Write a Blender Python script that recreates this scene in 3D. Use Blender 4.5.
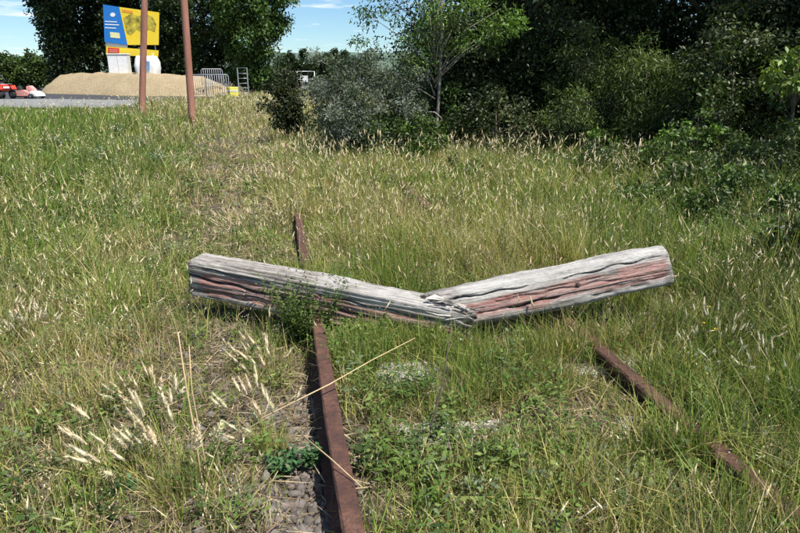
import bpy, bmesh, math, random
import numpy as np
from mathutils import Vector, Matrix
for o in list(bpy.data.objects): bpy.data.objects.remove(o)
S = bpy.context.scene
C = S.collection
R = math.radians
rng = np.random.default_rng(7)
random.seed(7)

# ------------------------------------------------------------------ camera, sky, sun, exposure
F, CX, CY, HOR, CZ = 622.0, 400.0, 266.5, 75.0, 1.6      # photo is 800 x 533
PITCH = math.atan((CY - HOR) / F)
cd = bpy.data.cameras.new('camera'); cam = bpy.data.objects.new('camera', cd); C.objects.link(cam)
cd.sensor_width = 36; cd.lens = F / 800 * 36; cd.clip_start = 0.05; cd.clip_end = 5000
cam.location = (0, 0, CZ); cam.rotation_euler = (math.pi/2 - PITCH, 0, 0)
S.camera = cam
SUN_EL, SUN_AZ = R(60), math.atan2(0.80, -0.60)          # azimuth from +Y towards +X
w = bpy.data.worlds.new('World'); S.world = w; w.use_nodes = True
nt = w.node_tree; nt.nodes.clear()
out = nt.nodes.new('ShaderNodeOutputWorld'); bg = nt.nodes.new('ShaderNodeBackground')
sky = nt.nodes.new('ShaderNodeTexSky'); sky.sky_type = 'NISHITA'; sky.sun_disc = False
sky.sun_elevation = SUN_EL; sky.sun_rotation = SUN_AZ; sky.air_density = 1.0; sky.dust_density = 0.0; sky.ozone_density = 5.0
# small fair-weather clouds, noise over a plane at cloud height
tc = nt.nodes.new('ShaderNodeTexCoord'); sx = nt.nodes.new('ShaderNodeSeparateXYZ'); nt.links.new(tc.outputs['Generated'], sx.inputs[0])
mz = nt.nodes.new('ShaderNodeMath'); mz.operation = 'MAXIMUM'; mz.inputs[1].default_value = 0.0; nt.links.new(sx.outputs[2], mz.inputs[0])
az = nt.nodes.new('ShaderNodeMath'); az.operation = 'ADD'; az.inputs[1].default_value = 0.03; nt.links.new(mz.outputs[0], az.inputs[0])
dv = nt.nodes.new('ShaderNodeVectorMath'); dv.operation = 'SCALE'
iv = nt.nodes.new('ShaderNodeMath'); iv.operation = 'DIVIDE'; iv.inputs[0].default_value = 1.0; nt.links.new(az.outputs[0], iv.inputs[1])
nt.links.new(tc.outputs['Generated'], dv.inputs[0]); nt.links.new(iv.outputs[0], dv.inputs['Scale'])
mp = nt.nodes.new('ShaderNodeMapping'); mp.inputs['Location'].default_value = (3.1, 1.3, 0); nt.links.new(dv.outputs[0], mp.inputs[0])
cn = nt.nodes.new('ShaderNodeTexNoise'); cn.inputs['Scale'].default_value = 0.75; cn.inputs['Detail'].default_value = 7; cn.inputs['Roughness'].default_value = 0.6
nt.links.new(mp.outputs[0], cn.inputs[0])
cr = nt.nodes.new('ShaderNodeValToRGB'); cr.color_ramp.elements[0].position = 0.57; cr.color_ramp.elements[1].position = 0.72
nt.links.new(cn.outputs[0], cr.inputs[0])
mx = nt.nodes.new('ShaderNodeMix'); mx.data_type = 'RGBA'; mx.inputs['B'].default_value = (9.0, 9.2, 9.6, 1)
nt.links.new(cr.outputs[0], mx.inputs['Factor']); nt.links.new(sky.outputs[0], mx.inputs['A'])
tn = nt.nodes.new('ShaderNodeMix'); tn.data_type = 'RGBA'; tn.blend_type = 'MULTIPLY'; tn.inputs['Factor'].default_value = 1; tn.inputs['B'].default_value = (0.80, 0.95, 1.04, 1)
nt.links.new(sky.outputs[0], tn.inputs['A']); nt.links.new(tn.outputs['Result'], mx.inputs['A'])
nt.links.new(mx.outputs['Result'], bg.inputs[0]); bg.inputs[1].default_value = 0.08
nt.links.new(bg.outputs[0], out.inputs[0])
sl = bpy.data.lights.new('sun', 'SUN'); sun = bpy.data.objects.new('sun', sl); C.objects.link(sun)
sl.energy = 4.8; sl.angle = R(0.53); sl.color = (1, 0.955, 0.88)
to_sun = Vector((math.sin(SUN_AZ)*math.cos(SUN_EL), math.cos(SUN_AZ)*math.cos(SUN_EL), math.sin(SUN_EL)))
sun.rotation_euler = to_sun.to_track_quat('Z', 'Y').to_euler(); sun.location = (20, -10, 30)
S.view_settings.view_transform = 'Standard'; S.view_settings.look = 'None'; S.view_settings.exposure = 0.7; S.view_settings.gamma = 1
S.render.engine = 'CYCLES'
S.cycles.max_bounces = 6; S.cycles.transparent_max_bounces = 6

# ------------------------------------------------------------------ photo pixel <-> ground
def G(px, py, z=0.0):
    X = (px - CX)/F; Y = (CY - py)/F
    d = (X, math.cos(PITCH) + Y*math.sin(PITCH), -math.sin(PITCH) + Y*math.cos(PITCH))
    t = (z - CZ)/d[2]
    return Vector((d[0]*t, d[1]*t, z))
def AT(px, py, y):                                        # point on the pixel's ray at depth y
    X = (px - CX)/F; Y = (CY - py)/F
    d = Vector((X, math.cos(PITCH) + Y*math.sin(PITCH), -math.sin(PITCH) + Y*math.cos(PITCH)))
    return Vector((0, 0, CZ)) + d*(y/d.y)
def PX(P):                                                # ground points -> photo pixels (n,2)
    x, y, z = P[:, 0], P[:, 1], P[:, 2] - CZ
    dep = y*math.cos(PITCH) - z*math.sin(PITCH); up = y*math.sin(PITCH) + z*math.cos(PITCH)
    dep = np.maximum(dep, 0.2)
    return np.stack([CX + F*x/dep, CY - F*up/dep], 1)

# ------------------------------------------------------------------ helpers
def tag(o, label=None, cat=None, group=None, kind=None):
    if label: o['label'] = label
    if cat: o['category'] = cat
    if group: o['group'] = group
    if kind: o['kind'] = kind
    return o
def empty(name, loc=(0, 0, 0), rz=0.0):
    o = bpy.data.objects.new(name, None); C.objects.link(o); o.location = loc; o.rotation_euler = (0, 0, rz); o.empty_display_size = 0.1
    return o
def link(name, me, mat, parent=None):
    o = bpy.data.objects.new(name, me); C.objects.link(o)
    if mat and not me.materials: me.materials.append(mat)
    if parent: o.parent = parent
    return o
def bm_obj(name, bm, mat, parent=None, smooth=False):
    me = bpy.data.meshes.new(name); bmesh.ops.recalc_face_normals(bm, faces=bm.faces); bm.to_mesh(me); bm.free()
    if smooth: me.polygons.foreach_set('use_smooth', [True]*len(me.polygons))
    return link(name, me, mat, parent)
def tri_mesh(name, V, T, col=None, smooth=False):
    me = bpy.data.meshes.new(name); n, m = len(V), len(T)
    me.vertices.add(n); me.vertices.foreach_set('co', np.ascontiguousarray(V, np.float32).ravel())
    me.loops.add(m*3); me.loops.foreach_set('vertex_index', np.ascontiguousarray(T, np.int32).ravel())
    me.polygons.add(m); me.polygons.foreach_set('loop_start', np.arange(0, m*3, 3, dtype=np.int32))
    if smooth: me.polygons.foreach_set('use_smooth', np.ones(m, bool))
    if col is not None:
        a = me.attributes.new('Col', 'FLOAT_COLOR', 'POINT')
        a.data.foreach_set('color', np.concatenate([col, np.ones((n, 1))], 1).astype(np.float32).ravel())
    me.update(calc_edges=True)
    return me
class VB:                                                 # collects vegetation triangles
    def __init__(s): s.V, s.T, s.K, s.n = [], [], [], 0
    def add(s, V, T, K):
        s.V.append(V); s.T.append(T + s.n); s.K.append(K); s.n += len(V)
    def build(s, name, mat, parent=None, origin=None):
        V = np.concatenate(s.V)
        if origin is not None: V = V - np.asarray(origin)
        return link(name, tri_mesh(name, V, np.concatenate(s.T), np.concatenate(s.K)), mat, parent)
def unit(v): return v/np.maximum(np.linalg.norm(v, axis=1, keepdims=True), 1e-9)
def blades(vb, P, H, W, yaw, lean, curl, kr, kt):
    n = len(P); d = np.stack([np.cos(yaw), np.sin(yaw), 0*yaw], 1)
    fy = rng.uniform(0, 6.283, n); s = np.stack([np.cos(fy), np.sin(fy), 0*fy], 1)*(W[:, None]/2)
    up = np.array([0, 0, 1.0])
    def c(t):
        h = (lean*t + curl*t*t)*H; z = H*(t - 0.35*np.abs(curl)*t*t - 0.2*lean**2*t)
        return P + d*h[:, None] + up*z[:, None]
    m, e = c(0.55), c(1.0)
    V = np.stack([P - s, P + s, m - s*0.8, m + s*0.8, e], 1).reshape(-1, 3)
    b = (np.arange(n)*5)[:, None, None]
    T = (np.array([[0, 1, 3], [0, 3, 2], [2, 3, 4]])[None] + b).reshape(-1, 3)
    km = kr*0.5 + kt*0.5
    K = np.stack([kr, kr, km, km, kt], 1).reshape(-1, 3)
    vb.add(V, T, K); return e
def leaves(vb, P, D, Nn, L, Wd, k):
    """folded diamond leaves: base P, along D, normal about Nn"""
    n = len(P); D = unit(D); s = unit(np.cross(D, Nn)); u = np.cross(s, D)
    L = L[:, None]; Wd = Wd[:, None]
    a = P; b = P + D*L*0.45 + s*Wd*0.5 + u*Wd*0.15; e = P + D*L; c = P + D*L*0.45 - s*Wd*0.5 + u*Wd*0.15
    V = np.stack([a, b, e, c], 1).reshape(-1, 3)
    T = (np.array([[0, 1, 2], [0, 2, 3]])[None] + (np.arange(n)*4)[:, None, None]).reshape(-1, 3)
    vb.add(V, T, np.repeat(k, 4, 0))
def heads(vb, P, D, L, r, k, nb=30):
    """bristly seed spikes: base P, axis D"""
    n = len(P); D = unit(D); a = unit(np.cross(D, rng.normal(size=(n, 3)))); b = np.cross(D, a)
    ring = []
    for q in range(4):
        th = q*math.pi/2; ring.append(P + D*(L*0.4)[:, None] + (a*math.cos(th) + b*math.sin(th))*(r*0.5)[:, None])
    V = np.stack([P] + ring + [P + D*L[:, None]], 1).reshape(-1, 3)
    f = [[0, 1 + q, 1 + (q+1) % 4] for q in range(4)] + [[5, 1 + (q+1) % 4, 1 + q] for q in range(4)]
    T = (np.array(f)[None] + (np.arange(n)*6)[:, None, None]).reshape(-1, 3)
    vb.add(V, T, np.repeat(k*0.9, 6, 0))
    i = np.repeat(np.arange(n), nb); m = len(i)
    t = rng.uniform(0.02, 0.92, m); th = rng.uniform(0, 6.283, m)
    rad = a[i]*np.cos(th)[:, None] + b[i]*np.sin(th)[:, None]
    prof = np.sin(np.pi*np.clip(t*0.85 + 0.15, 0, 1))**0.7
    base = P[i] + D[i]*(t*L[i])[:, None]
    tip = base + rad*(r[i]*prof*rng.uniform(0.7, 1.3, m))[:, None] + D[i]*(L[i]*rng.uniform(0.12, 0.3, m))[:, None]
    sd = unit(np.cross(D[i], rad))*(r[i]*0.16)[:, None]
    V = np.stack([base - sd, base + sd, tip], 1).reshape(-1, 3)
    T = np.arange(m*3).reshape(-1, 3)
    kk = k[i]*rng.uniform(0.85, 1.1, (m, 1))
    vb.add(V, T, np.repeat(kk, 3, 0))
def jit(c, n, a=0.18, h=0.06):
    c = np.broadcast_to(np.asarray(c, float), (n, 3))
    return np.clip(c*rng.uniform(1 - a, 1 + a, (n, 1)) * rng.uniform(1 - h, 1 + h, (n, 3)), 0, 1)

# node materials
def nodemat(name):
    m = bpy.data.materials.new(name); m.use_nodes = True; t = m.node_tree; t.nodes.clear()
    o = t.nodes.new('ShaderNodeOutputMaterial'); b = t.nodes.new('ShaderNodeBsdfPrincipled'); t.links.new(b.outputs[0], o.inputs[0])
    return m, t, b, o
def noise(t, scale, detail=5, rough=0.6, vec=None, coord='Object', stretch=None):
    n = t.nodes.new('ShaderNodeTexNoise'); n.inputs['Scale'].default_value = scale; n.inputs['Detail'].default_value = detail; n.inputs['Roughness'].default_value = rough
    if vec is None:
        tcn = t.nodes.new('ShaderNodeTexCoord'); vec = tcn.outputs[coord]
    if stretch:
        mpn = t.nodes.new('ShaderNodeMapping'); mpn.inputs['Scale'].default_value = stretch; t.links.new(vec, mpn.inputs[0]); vec = mpn.outputs[0]
    t.links.new(vec, n.inputs['Vector']); return n.outputs['Fac']
def ramp(t, fac, stops):
    r = t.nodes.new('ShaderNodeValToRGB'); e = r.color_ramp.elements
    while len(e) < len(stops): e.new(0.5)
    for i, (p, c) in enumerate(stops): e[i].position = p; e[i].color = (*c, 1) if len(c) == 3 else c
    t.links.new(fac, r.inputs[0]); return r.outputs[0]
def mixc(t, fac, a, b, mode='MIX'):
    m = t.nodes.new('ShaderNodeMix'); m.data_type = 'RGBA'; m.blend_type = mode
    for k, v in (('Factor', fac), ('A', a), ('B', b)):
        if hasattr(v, 'links'): t.links.new(v, m.inputs[k])
        else: m.inputs[k].default_value = v if k == 'Factor' else (*v, 1)
    return m.outputs['Result']
def bump(t, b, h, strength=0.4, dist=0.02):
    n = t.nodes.new('ShaderNodeBump'); n.inputs['Strength'].default_value = strength; n.inputs['Distance'].default_value = dist
    t.links.new(h, n.inputs['Height']); t.links.new(n.outputs[0], b.inputs['Normal'])
def simple(name, c, rough=0.6, metal=0.0, var=0.25, scale=8.0, bmp=0.0):
    m, t, b, o = nodemat(name); f = noise(t, scale)
    lo = tuple(v*(1 - var) for v in c); hi = tuple(min(1, v*(1 + var)) for v in c)
    t.links.new(ramp(t, f, [(0.3, lo), (0.7, hi)]), b.inputs['Base Color']); b.inputs['Roughness'].default_value = rough; b.inputs['Metallic'].default_value = metal
    if bmp: bump(t, b, f, bmp)
    return m
def vegmat(name, trans=0.3, rough=0.55, spec=0.25):
    m, t, b, o = nodemat(name); a = t.nodes.new('ShaderNodeAttribute'); a.attribute_name = 'Col'
    t.links.new(a.outputs['Color'], b.inputs['Base Color']); b.inputs['Roughness'].default_value = rough; b.inputs['Specular IOR Level'].default_value = spec
    tr = t.nodes.new('ShaderNodeBsdfTranslucent'); t.links.new(mixc(t, 1.0, a.outputs['Color'], (1.0, 1.0, 0.55), 'MULTIPLY'), tr.inputs[0])
    mx = t.nodes.new('ShaderNodeMixShader'); mx.inputs[0].default_value = trans
    t.links.new(b.outputs[0], mx.inputs[1]); t.links.new(tr.outputs[0], mx.inputs[2]); t.links.new(mx.outputs[0], o.inputs[0]); return m
M_GRASS = vegmat('grass_blade', 0.42, 0.6, 0.25)
M_LEAF = vegmat('leaf', 0.28, 0.48, 0.35)
M_WEED = vegmat('weed_leaf', 0.3, 0.65, 0.15)
M_DRY = vegmat('dry_plant', 0.2, 0.8, 0.1)
def barkmat(name, c1, c2, sc=18):
    m, t, b, o = nodemat(name); f = noise(t, sc, 6, 0.65, stretch=(1, 1, 0.2))
    t.links.new(ramp(t, f, [(0.3, c1), (0.7, c2)]), b.inputs['Base Color']); b.inputs['Roughness'].default_value = 0.9; bump(t, b, f, 0.6, 0.03); return m
M_BARK = barkmat('bark', (0.06, 0.045, 0.035), (0.16, 0.13, 0.10))
M_PALEBARK = barkmat('pale_bark', (0.20, 0.17, 0.13), (0.42, 0.37, 0.29))

# geometry helpers
def bx(bm, c, s, rot=None, bev=0.0):
    r = bmesh.ops.create_cube(bm, size=1.0); vs = r['verts']
    for v in vs: v.co = Vector((v.co.x*s[0], v.co.y*s[1], v.co.z*s[2]))
    if rot is not None: bmesh.ops.rotate(bm, verts=vs, matrix=rot)
    bmesh.ops.translate(bm, verts=vs, vec=Vector(c))
    if bev:
        es = list({e for v in vs for e in v.link_edges}); bmesh.ops.bevel(bm, geom=es, offset=bev, segments=2, affect='EDGES', profile=0.6)
def tube(bm, pts, rad, n=8, cap=True):
    pts = [Vector(p) for p in pts]; rings = []
    for i, p in enumerate(pts):
        d = (pts[min(i+1, len(pts)-1)] - pts[max(i-1, 0)]).normalized()
        a = d.orthogonal().normalized() if i == 0 else (a - d*a.dot(d)).normalized()
        b = d.cross(a); r = rad[i] if hasattr(rad, '__len__') else rad
        rings.append([bm.verts.new(p + (a*math.cos(6.2832*k/n) + b*math.sin(6.2832*k/n))*r) for k in range(n)])
    for A, B in zip(rings, rings[1:]):
        for k in range(n): bm.faces.new((A[k], A[(k+1) % n], B[(k+1) % n], B[k]))
    if cap: bm.faces.new(rings[0][::-1]); bm.faces.new(rings[-1])
def part_box(name, c, s, mat, parent, rot=None, bev=0.0):
    bm = bmesh.new(); bx(bm, c, s, rot, bev); return bm_obj(name, bm, mat, parent)
def part_tube(name, pts, rad, mat, parent, n=8):
    bm = bmesh.new(); tube(bm, pts, rad, n); return bm_obj(name, bm, mat, parent, True)

# smooth value noise on numpy points
def vnoise(x, y, sc, seed=0):
    x = x*sc + seed*17.3; y = y*sc + seed*9.7
    xi, yi = np.floor(x), np.floor(y); fx, fy = x - xi, y - yi; fx = fx*fx*(3 - 2*fx); fy = fy*fy*(3 - 2*fy)
    h = lambda a, b: np.modf(np.abs(np.sin(a*127.1 + b*311.7 + seed*3.1)*43758.5453))[0]
    return (h(xi, yi)*(1 - fx) + h(xi+1, yi)*fx)*(1 - fy) + (h(xi, yi+1)*(1 - fx) + h(xi+1, yi+1)*fx)*fy

# track lines: left and right rail centre lines (x at depth y)
SLOPE = -0.196
def lrail(y): return -0.16 + SLOPE*(y - 1.77)
def rrail(y): return 1.345 + SLOPE*(y - 2.02)

# ------------------------------------------------------------------ the ground
def gz(x, y):
    near = np.exp(-((x - 0.3)**2 + (y - 3)**2)/200.0)
    z = (vnoise(x, y, 2.3, 1) - 0.5)*0.05*near + (vnoise(x, y, 0.35, 2) - 0.5)*0.12*near
    d = x - lrail(y)
    z = z - 0.07*np.exp(-((d + 0.14)/0.12)**2)*(y < 4.2)*1.0        # gutter along the left rail
    bank = np.clip((x - 3.6 - 0.12*(y - 10))/5.0, 0, 1)*np.clip((y - 6)/6, 0, 1)
    return z + bank*1.1
def axis(lo, hi, c, fine, n):
    u = np.linspace(-1, 1, n); k = 8.0; v = np.sinh(u*k)/math.sinh(k)
    return c + np.where(v < 0, v*(c - lo), v*(hi - c))
xs, ys = axis(-700, 700, 0.2, 0.05, 301), axis(-60, 1500, 2.6, 0.05, 301)
X, Y = np.meshgrid(xs, ys); V = np.stack([X, Y, gz(X, Y)], -1).reshape(-1, 3)
I = np.arange(len(V)).reshape(X.shape); a, b, c_, d = I[:-1, :-1].ravel(), I[:-1, 1:].ravel(), I[1:, 1:].ravel(), I[1:, :-1].ravel()
me = tri_mesh('ground', V, np.concatenate([np.stack([a, b, c_], 1), np.stack([a, c_, d], 1)]), smooth=True)
m, t, b_, o_ = nodemat('soil_and_dry_grass')
n1 = noise(t, 1.1, 8, 0.65); n2 = noise(t, 24, 8, 0.7); n3 = noise(t, 0.05, 4)
soil = ramp(t, n2, [(0.3, (0.03, 0.023, 0.017)), (0.55, (0.085, 0.066, 0.046)), (0.75, (0.20, 0.165, 0.11))])
turf = ramp(t, n2, [(0.3, (0.04, 0.04, 0.016)), (0.7, (0.13, 0.12, 0.05))])
col = mixc(t, ramp(t, n1, [(0.42, (0, 0, 0)), (0.6, (1, 1, 1))]), soil, turf)
t.links.new(col, b_.inputs['Base Color']); b_.inputs['Roughness'].default_value = 0.95; bump(t, b_, n2, 0.8, 0.03)
tag(link('ground', me, m), 'brown soil and dry turf under the overgrown track', None, None, 'structure')

# far-left pale road and dark asphalt, dirt embankment, hills
def sheet(name, pts, z, mat, label):
    bm = bmesh.new(); vs = [bm.verts.new((p[0], p[1], z)) for p in pts]; bm.faces.new(vs); o = bm_obj(name, bm, mat); 
    if o.data.polygons[0].normal.z < 0: o.data.flip_normals()
    return tag(o, label, None, None, 'structure')
M_PALE = simple('pale_asphalt', (0.20, 0.20, 0.19), 0.9, 0, 0.2, 1.5)
M_ASPH = simple('dark_asphalt', (0.045, 0.046, 0.05), 0.85, 0, 0.25, 2.0)
sheet('road', [G(-260, 108), G(-260, 99.5), G(60, 99.5), G(150, 101), G(205, 103.5), G(160, 107), G(100, 108.5)], 0.030, M_PALE, 'pale grey road strip behind the green grass')
sheet('asphalt_yard', [G(-260, 99.5)+Vector((0, .3, 0)), G(-260, 88), G(0, 84.5), G(38, 85), G(70, 91), G(110, 96), G(150, 99), G(205, 102), G(140, 100.8)+Vector((0, .3, 0)), G(60, 99.5)+Vector((0, .3, 0))], 0.020, M_ASPH, 'dark asphalt curving in front of the dirt embankment')
def ridge(name, path, hts, wid, mat, label, seed, seg=6):
    """mound along a ground path"""
    P, K = [], 16; n = len(path)
    for i in range((n-1)*seg + 1):
        j = min(i//seg, n-2); f = (i - j*seg)/seg
        p = path[j].lerp(path[j+1], f); h = hts[j]*(1-f) + hts[j+1]*f; wd = wid[j]*(1-f) + wid[j+1]*f
        dr = (path[j+1] - path[j]).normalized(); nn = Vector((-dr.y, dr.x, 0))
        for k in range(K+1):
            u = k/K*2 - 1; zz = h*min(1.0, 1.9*(1 - abs(u)))**1.0
            zz = h*(1 - max(0, (abs(u) - 0.35)/0.65)**1.3) + random.uniform(-.06, .06)*h*(abs(u) < .95)
            P.append(p + nn*u*wd + Vector((0, 0, zz - 0.05)))
    P = np.array([tuple(p) for p in P]); ns = (n-1)*seg + 1; I = np.arange(len(P)).reshape(ns, K+1)
    a, b, c, d = I[:-1, :-1].ravel(), I[:-1, 1:].ravel(), I[1:, 1:].ravel(), I[1:, :-1].ravel()
    return tag(link(name, tri_mesh(name, P, np.concatenate([np.stack([a, b, c], 1), np.stack([a, c, d], 1)]), smooth=True), mat), label, None, None, 'structure')
m, t, b_, o_ = nodemat('dry_dirt'); n1 = noise(t, 0.7, 8, 0.7); n2 = noise(t, 6, 6, 0.7)
t.links.new(mixc(t, n2, ramp(t, n1, [(0.35, (0.28, 0.20, 0.11)), (0.65, (0.46, 0.35, 0.21))]), (0.40, 0.32, 0.19)), b_.inputs['Base Color']); b_.inputs['Roughness'].default_value = 1; bump(t, b_, n2, 0.8, 0.2)
M_DIRT = m
ridge('embankment', [Vector((-32.2, 62, 0)), Vector((-30.3, 60, 0)), Vector((-26, 58, 0)), Vector((-21, 55, 0)), Vector((-17, 53.5, 0)), Vector((-14.6, 52.5, 0)), Vector((-12.4, 52.5, 0))], [0.15, 1.7, 1.8, 1.75, 1.5, 0.8, 0.1], [2.2, 3.0, 3.4, 3.4, 3.0, 2.4, 2], M_DIRT, 'bare tan dirt embankment below the billboard', 3)
m, t, b_, o_ = nodemat('far_wooded_hill'); n1 = noise(t, 0.05, 8, 0.7)
t.links.new(ramp(t, n1, [(0.35, (0.05, 0.08, 0.06)), (0.65, (0.12, 0.17, 0.12))]), b_.inputs['Base Color']); b_.inputs['Roughness'].default_value = 1
ridge('hills', [Vector((-800, 700, 0)), Vector((-330, 900, 0)), Vector((-120, 900, 0)), Vector((100, 900, 0)), Vector((500, 880, 0))], [22, 24, 30, 30, 22], [120]*5, m, 'low wooded hill on the horizon', 5)

# ------------------------------------------------------------------ trees and shrubs
def foliage(vb, centers, rads, per, size, cols, droop=0.3, asp=0.5, upn=0.5, jitc=0.25):
    n = len(centers); i = np.repeat(np.arange(n), per); m = len(i)
    g = rng.normal(size=(m, 3)); g = unit(g)*(rng.uniform(0, 1, (m, 1))**0.45)
    P = centers[i] + g*rads[i]
    D = g*0.6 + rng.normal(size=(m, 3))*0.7; D[:, 2] -= droop
    N = rng.normal(size=(m, 3)); N[:, 2] += upn*2
    L = size*rng.uniform(0.6, 1.35, m)
    k = cols[i]*rng.uniform(1 - jitc, 1 + jitc, (m, 1))
    leaves(vb, P, D, N, L, L*asp, np.clip(k, 0, 1))
def crown_centers(n, ctr, rad, zmin, hollow=0.35, seed=None):
    g = unit(rng.normal(size=(n*3, 3)))*(rng.uniform(hollow, 1, (n*3, 1))**0.6); P = np.asarray(ctr) + g*np.asarray(rad)
    return P[P[:, 2] > zmin][:n]
def make_tree(name, label, loc, trunk_h, trunk_r, ctr, rad, nc, cr, per, size, pal, cat='tree', group=None, zmin=0.3, bark=None, lean=(0, 0), asp=0.55, droop=0.3, limbs=14, hollow=0.35, extra=None, upn=.5):
    o = empty(name, loc); vb = VB(); Cn = crown_centers(nc, ctr, rad, zmin, hollow)
    if extra is not None: Cn = np.concatenate([Cn, np.asarray(extra, float)])
    pal = np.asarray(pal); kc = pal[rng.integers(0, len(pal), len(Cn))]*rng.uniform(0.75, 1.25, (len(Cn), 1))
    rr = rng.uniform(0.65, 1.35, (len(Cn), 1))*np.asarray(cr)
    foliage(vb, Cn, np.broadcast_to(rr, (len(Cn), 3))*np.array([1, 1, 0.75]), per, size, kc, droop, asp, upn)
    bm = bmesh.new(); b0 = random.uniform(-.3, .3); top = Vector((lean[0], lean[1], trunk_h))
    pts = [Vector((lean[0]*f + 0.12*trunk_h*0.15*math.sin(f*4 + b0), lean[1]*f + 0.1*trunk_h*0.1*math.cos(f*5), trunk_h*f)) for f in np.linspace(-0.03, 1, 9)]
    tube(bm, pts, [trunk_r*(1.25 if f < 0.05 else 1 - 0.75*f) for f in np.linspace(0, 1, 9)], 9)
    tr = bm_obj('trunk', bm, bark or M_BARK, o, True)
    for q in random.sample(range(len(Cn)), min(limbs, len(Cn))):
        e = Vector(Cn[q]); f = min(0.95, max(0.15, (e.z*0.65)/trunk_h)); s = Vector((lean[0]*f, lean[1]*f, trunk_h*f)); 
        mid = s.lerp(e, 0.5) + Vector((random.uniform(-.1, .1), random.uniform(-.1, .1), 0.08))*(e - s).length
        bm = bmesh.new(); r0 = trunk_r*(1 - 0.75*f)*0.5; tube(bm, [s, mid, e], [r0, r0*0.65, r0*0.2], 6); bm_obj('branch', bm, bark or M_BARK, o, True)
    vb.build('crown', M_LEAF, o)['kind'] = 'stuff'
    return tag(o, label, cat, group)
def copy_tree(o, loc, rz, sc, label=None):
    c = o.copy(); C.objects.link(c); c.location = loc; c.rotation_euler = (0, 0, rz); c.scale = (sc, sc, sc)
    for ch in o.children:
        k = ch.copy(); C.objects.link(k); k.parent = c
    if label: c['label'] = label
    return c
IVY = [(0.042, 0.060, 0.020), (0.06, 0.082, 0.027), (0.026, 0.038, 0.014), (0.10, 0.12, 0.05)]
MID = [(0.06, 0.10, 0.02), (0.08, 0.13, 0.03), (0.045, 0.075, 0.02)]
BRIGHT = [(0.12, 0.22, 0.035), (0.10, 0.18, 0.03), (0.16, 0.26, 0.05)]
SILVER = [(0.16, 0.19, 0.14), (0.11, 0.14, 0.09), (0.22, 0.25, 0.20), (0.08, 0.11, 0.045)]
# tall trees over the right bank; only their lower boughs are in view
wallA = make_tree('ivy_tree', 'dark ivy-clad tree overhanging the far end of the track', (2.9, 15.2, 0), 8.5, 0.17, (0, 0, 4.6), (2.6, 2.6, 4.4), 230, 0.60, 260, 0.085, IVY, group='dark trees on the right bank', zmin=0.5, hollow=0.15)
wallB = make_tree('broad_tree', 'dense dark green tree with small leaves above the sunlit bank', (6.4, 13.6, 0.6), 8.0, 0.18, (0, 0, 5.0), (2.8, 2.6, 3.9), 215, 0.58, 260, 0.08, IVY + MID, group='dark trees on the right bank', zmin=1.0, hollow=0.15)
wallC = make_tree('elm_tree', 'mid green tree with pale flecked leaves at the edge of the bank', (9.4, 11.6, 0.9), 7.5, 0.16, (0, 0, 4.4), (2.6, 2.5, 4.0), 210, 0.58, 260, 0.08, IVY + MID + MID, group='dark trees on the right bank', zmin=0.4, hollow=0.15)
copy_tree(wallB, (4.4, 19.5, 0.7), 2.1, 1.15, 'dense dark tree standing behind the ivy-clad tree')
copy_tree(wallC, (9.2, 18.0, 0.9), 4.0, 1.2, 'dense green tree standing behind the sunlit bank')
copy_tree(wallA, (13.2, 14.5, 1.0), 1.0, 1.15, 'dark ivy-clad tree deep in the bank thicket')
copy_tree(wallA, (12.4, 8.2, 1.0), 3.0, 0.95, 'dark ivy-clad tree nearest the wild grass verge')

# dense shaded thicket under them
tk = make_tree('thicket_bush', 'dark bush packed into the shaded thicket under the trees', (1.7, 14.6, 0), 2.0, .05, (0, 0, 1.45), (1.15, .9, 1.6), 120, .38, 120, .085, IVY, 'bush', 'bushes of the shaded thicket', zmin=.0, limbs=8)
for (x_, y_, z_, s_) in ((3.4, 14.2, .1, 1.0), (5.0, 14.4, .4, 1.15), (6.4, 12.4, .5, 1.0), (7.9, 12.6, .8, 1.1), (9.3, 10.6, .9, 1.0), (10.6, 12.0, 1, 1.2), (8.3, 10.2, .8, .75), (2.4, 17.0, .2, 1.3), (4.4, 17.2, .5, 1.3), (6.6, 16.8, .9, 1.35), (9.0, 15.5, 1, 1.4), (11.5, 14.6, 1, 1.3), (11.6, 9.8, 1, 1.2), (14, 11.5, 1, 1.4), (10.9, 7.3, 1, 1.0), (0.9, 17.5, 0, 1.1)):
    copy_tree(tk, (x_, y_, z_), random.uniform(0, 6.28), s_)
n = 36000; P = np.stack([rng.uniform(.8, 13, n), rng.uniform(9.2, 19, n), np.zeros(n)], 1); P = P[P[:, 0] > 1.2 + .55*np.maximum(0, 13.2 - P[:, 1])]; n = len(P); P[:, 2] = gz(P[:, 0], P[:, 1]) + rng.uniform(0, .28, n)
vb = VB(); D = rng.normal(size=(n, 3)); D[:, 2] *= .4; Nn = rng.normal(size=(n, 3))*.5; Nn[:, 2] += 1; L = rng.uniform(.05, .11, n); leaves(vb, P, D, Nn, L, L*.6, jit((.03, .045, .014), n, .4, .15))
tag(vb.build('ivy_ground_cover', M_LEAF), 'ivy and nettles carpeting the shaded bank', 'ground cover', None, 'stuff')

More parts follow.
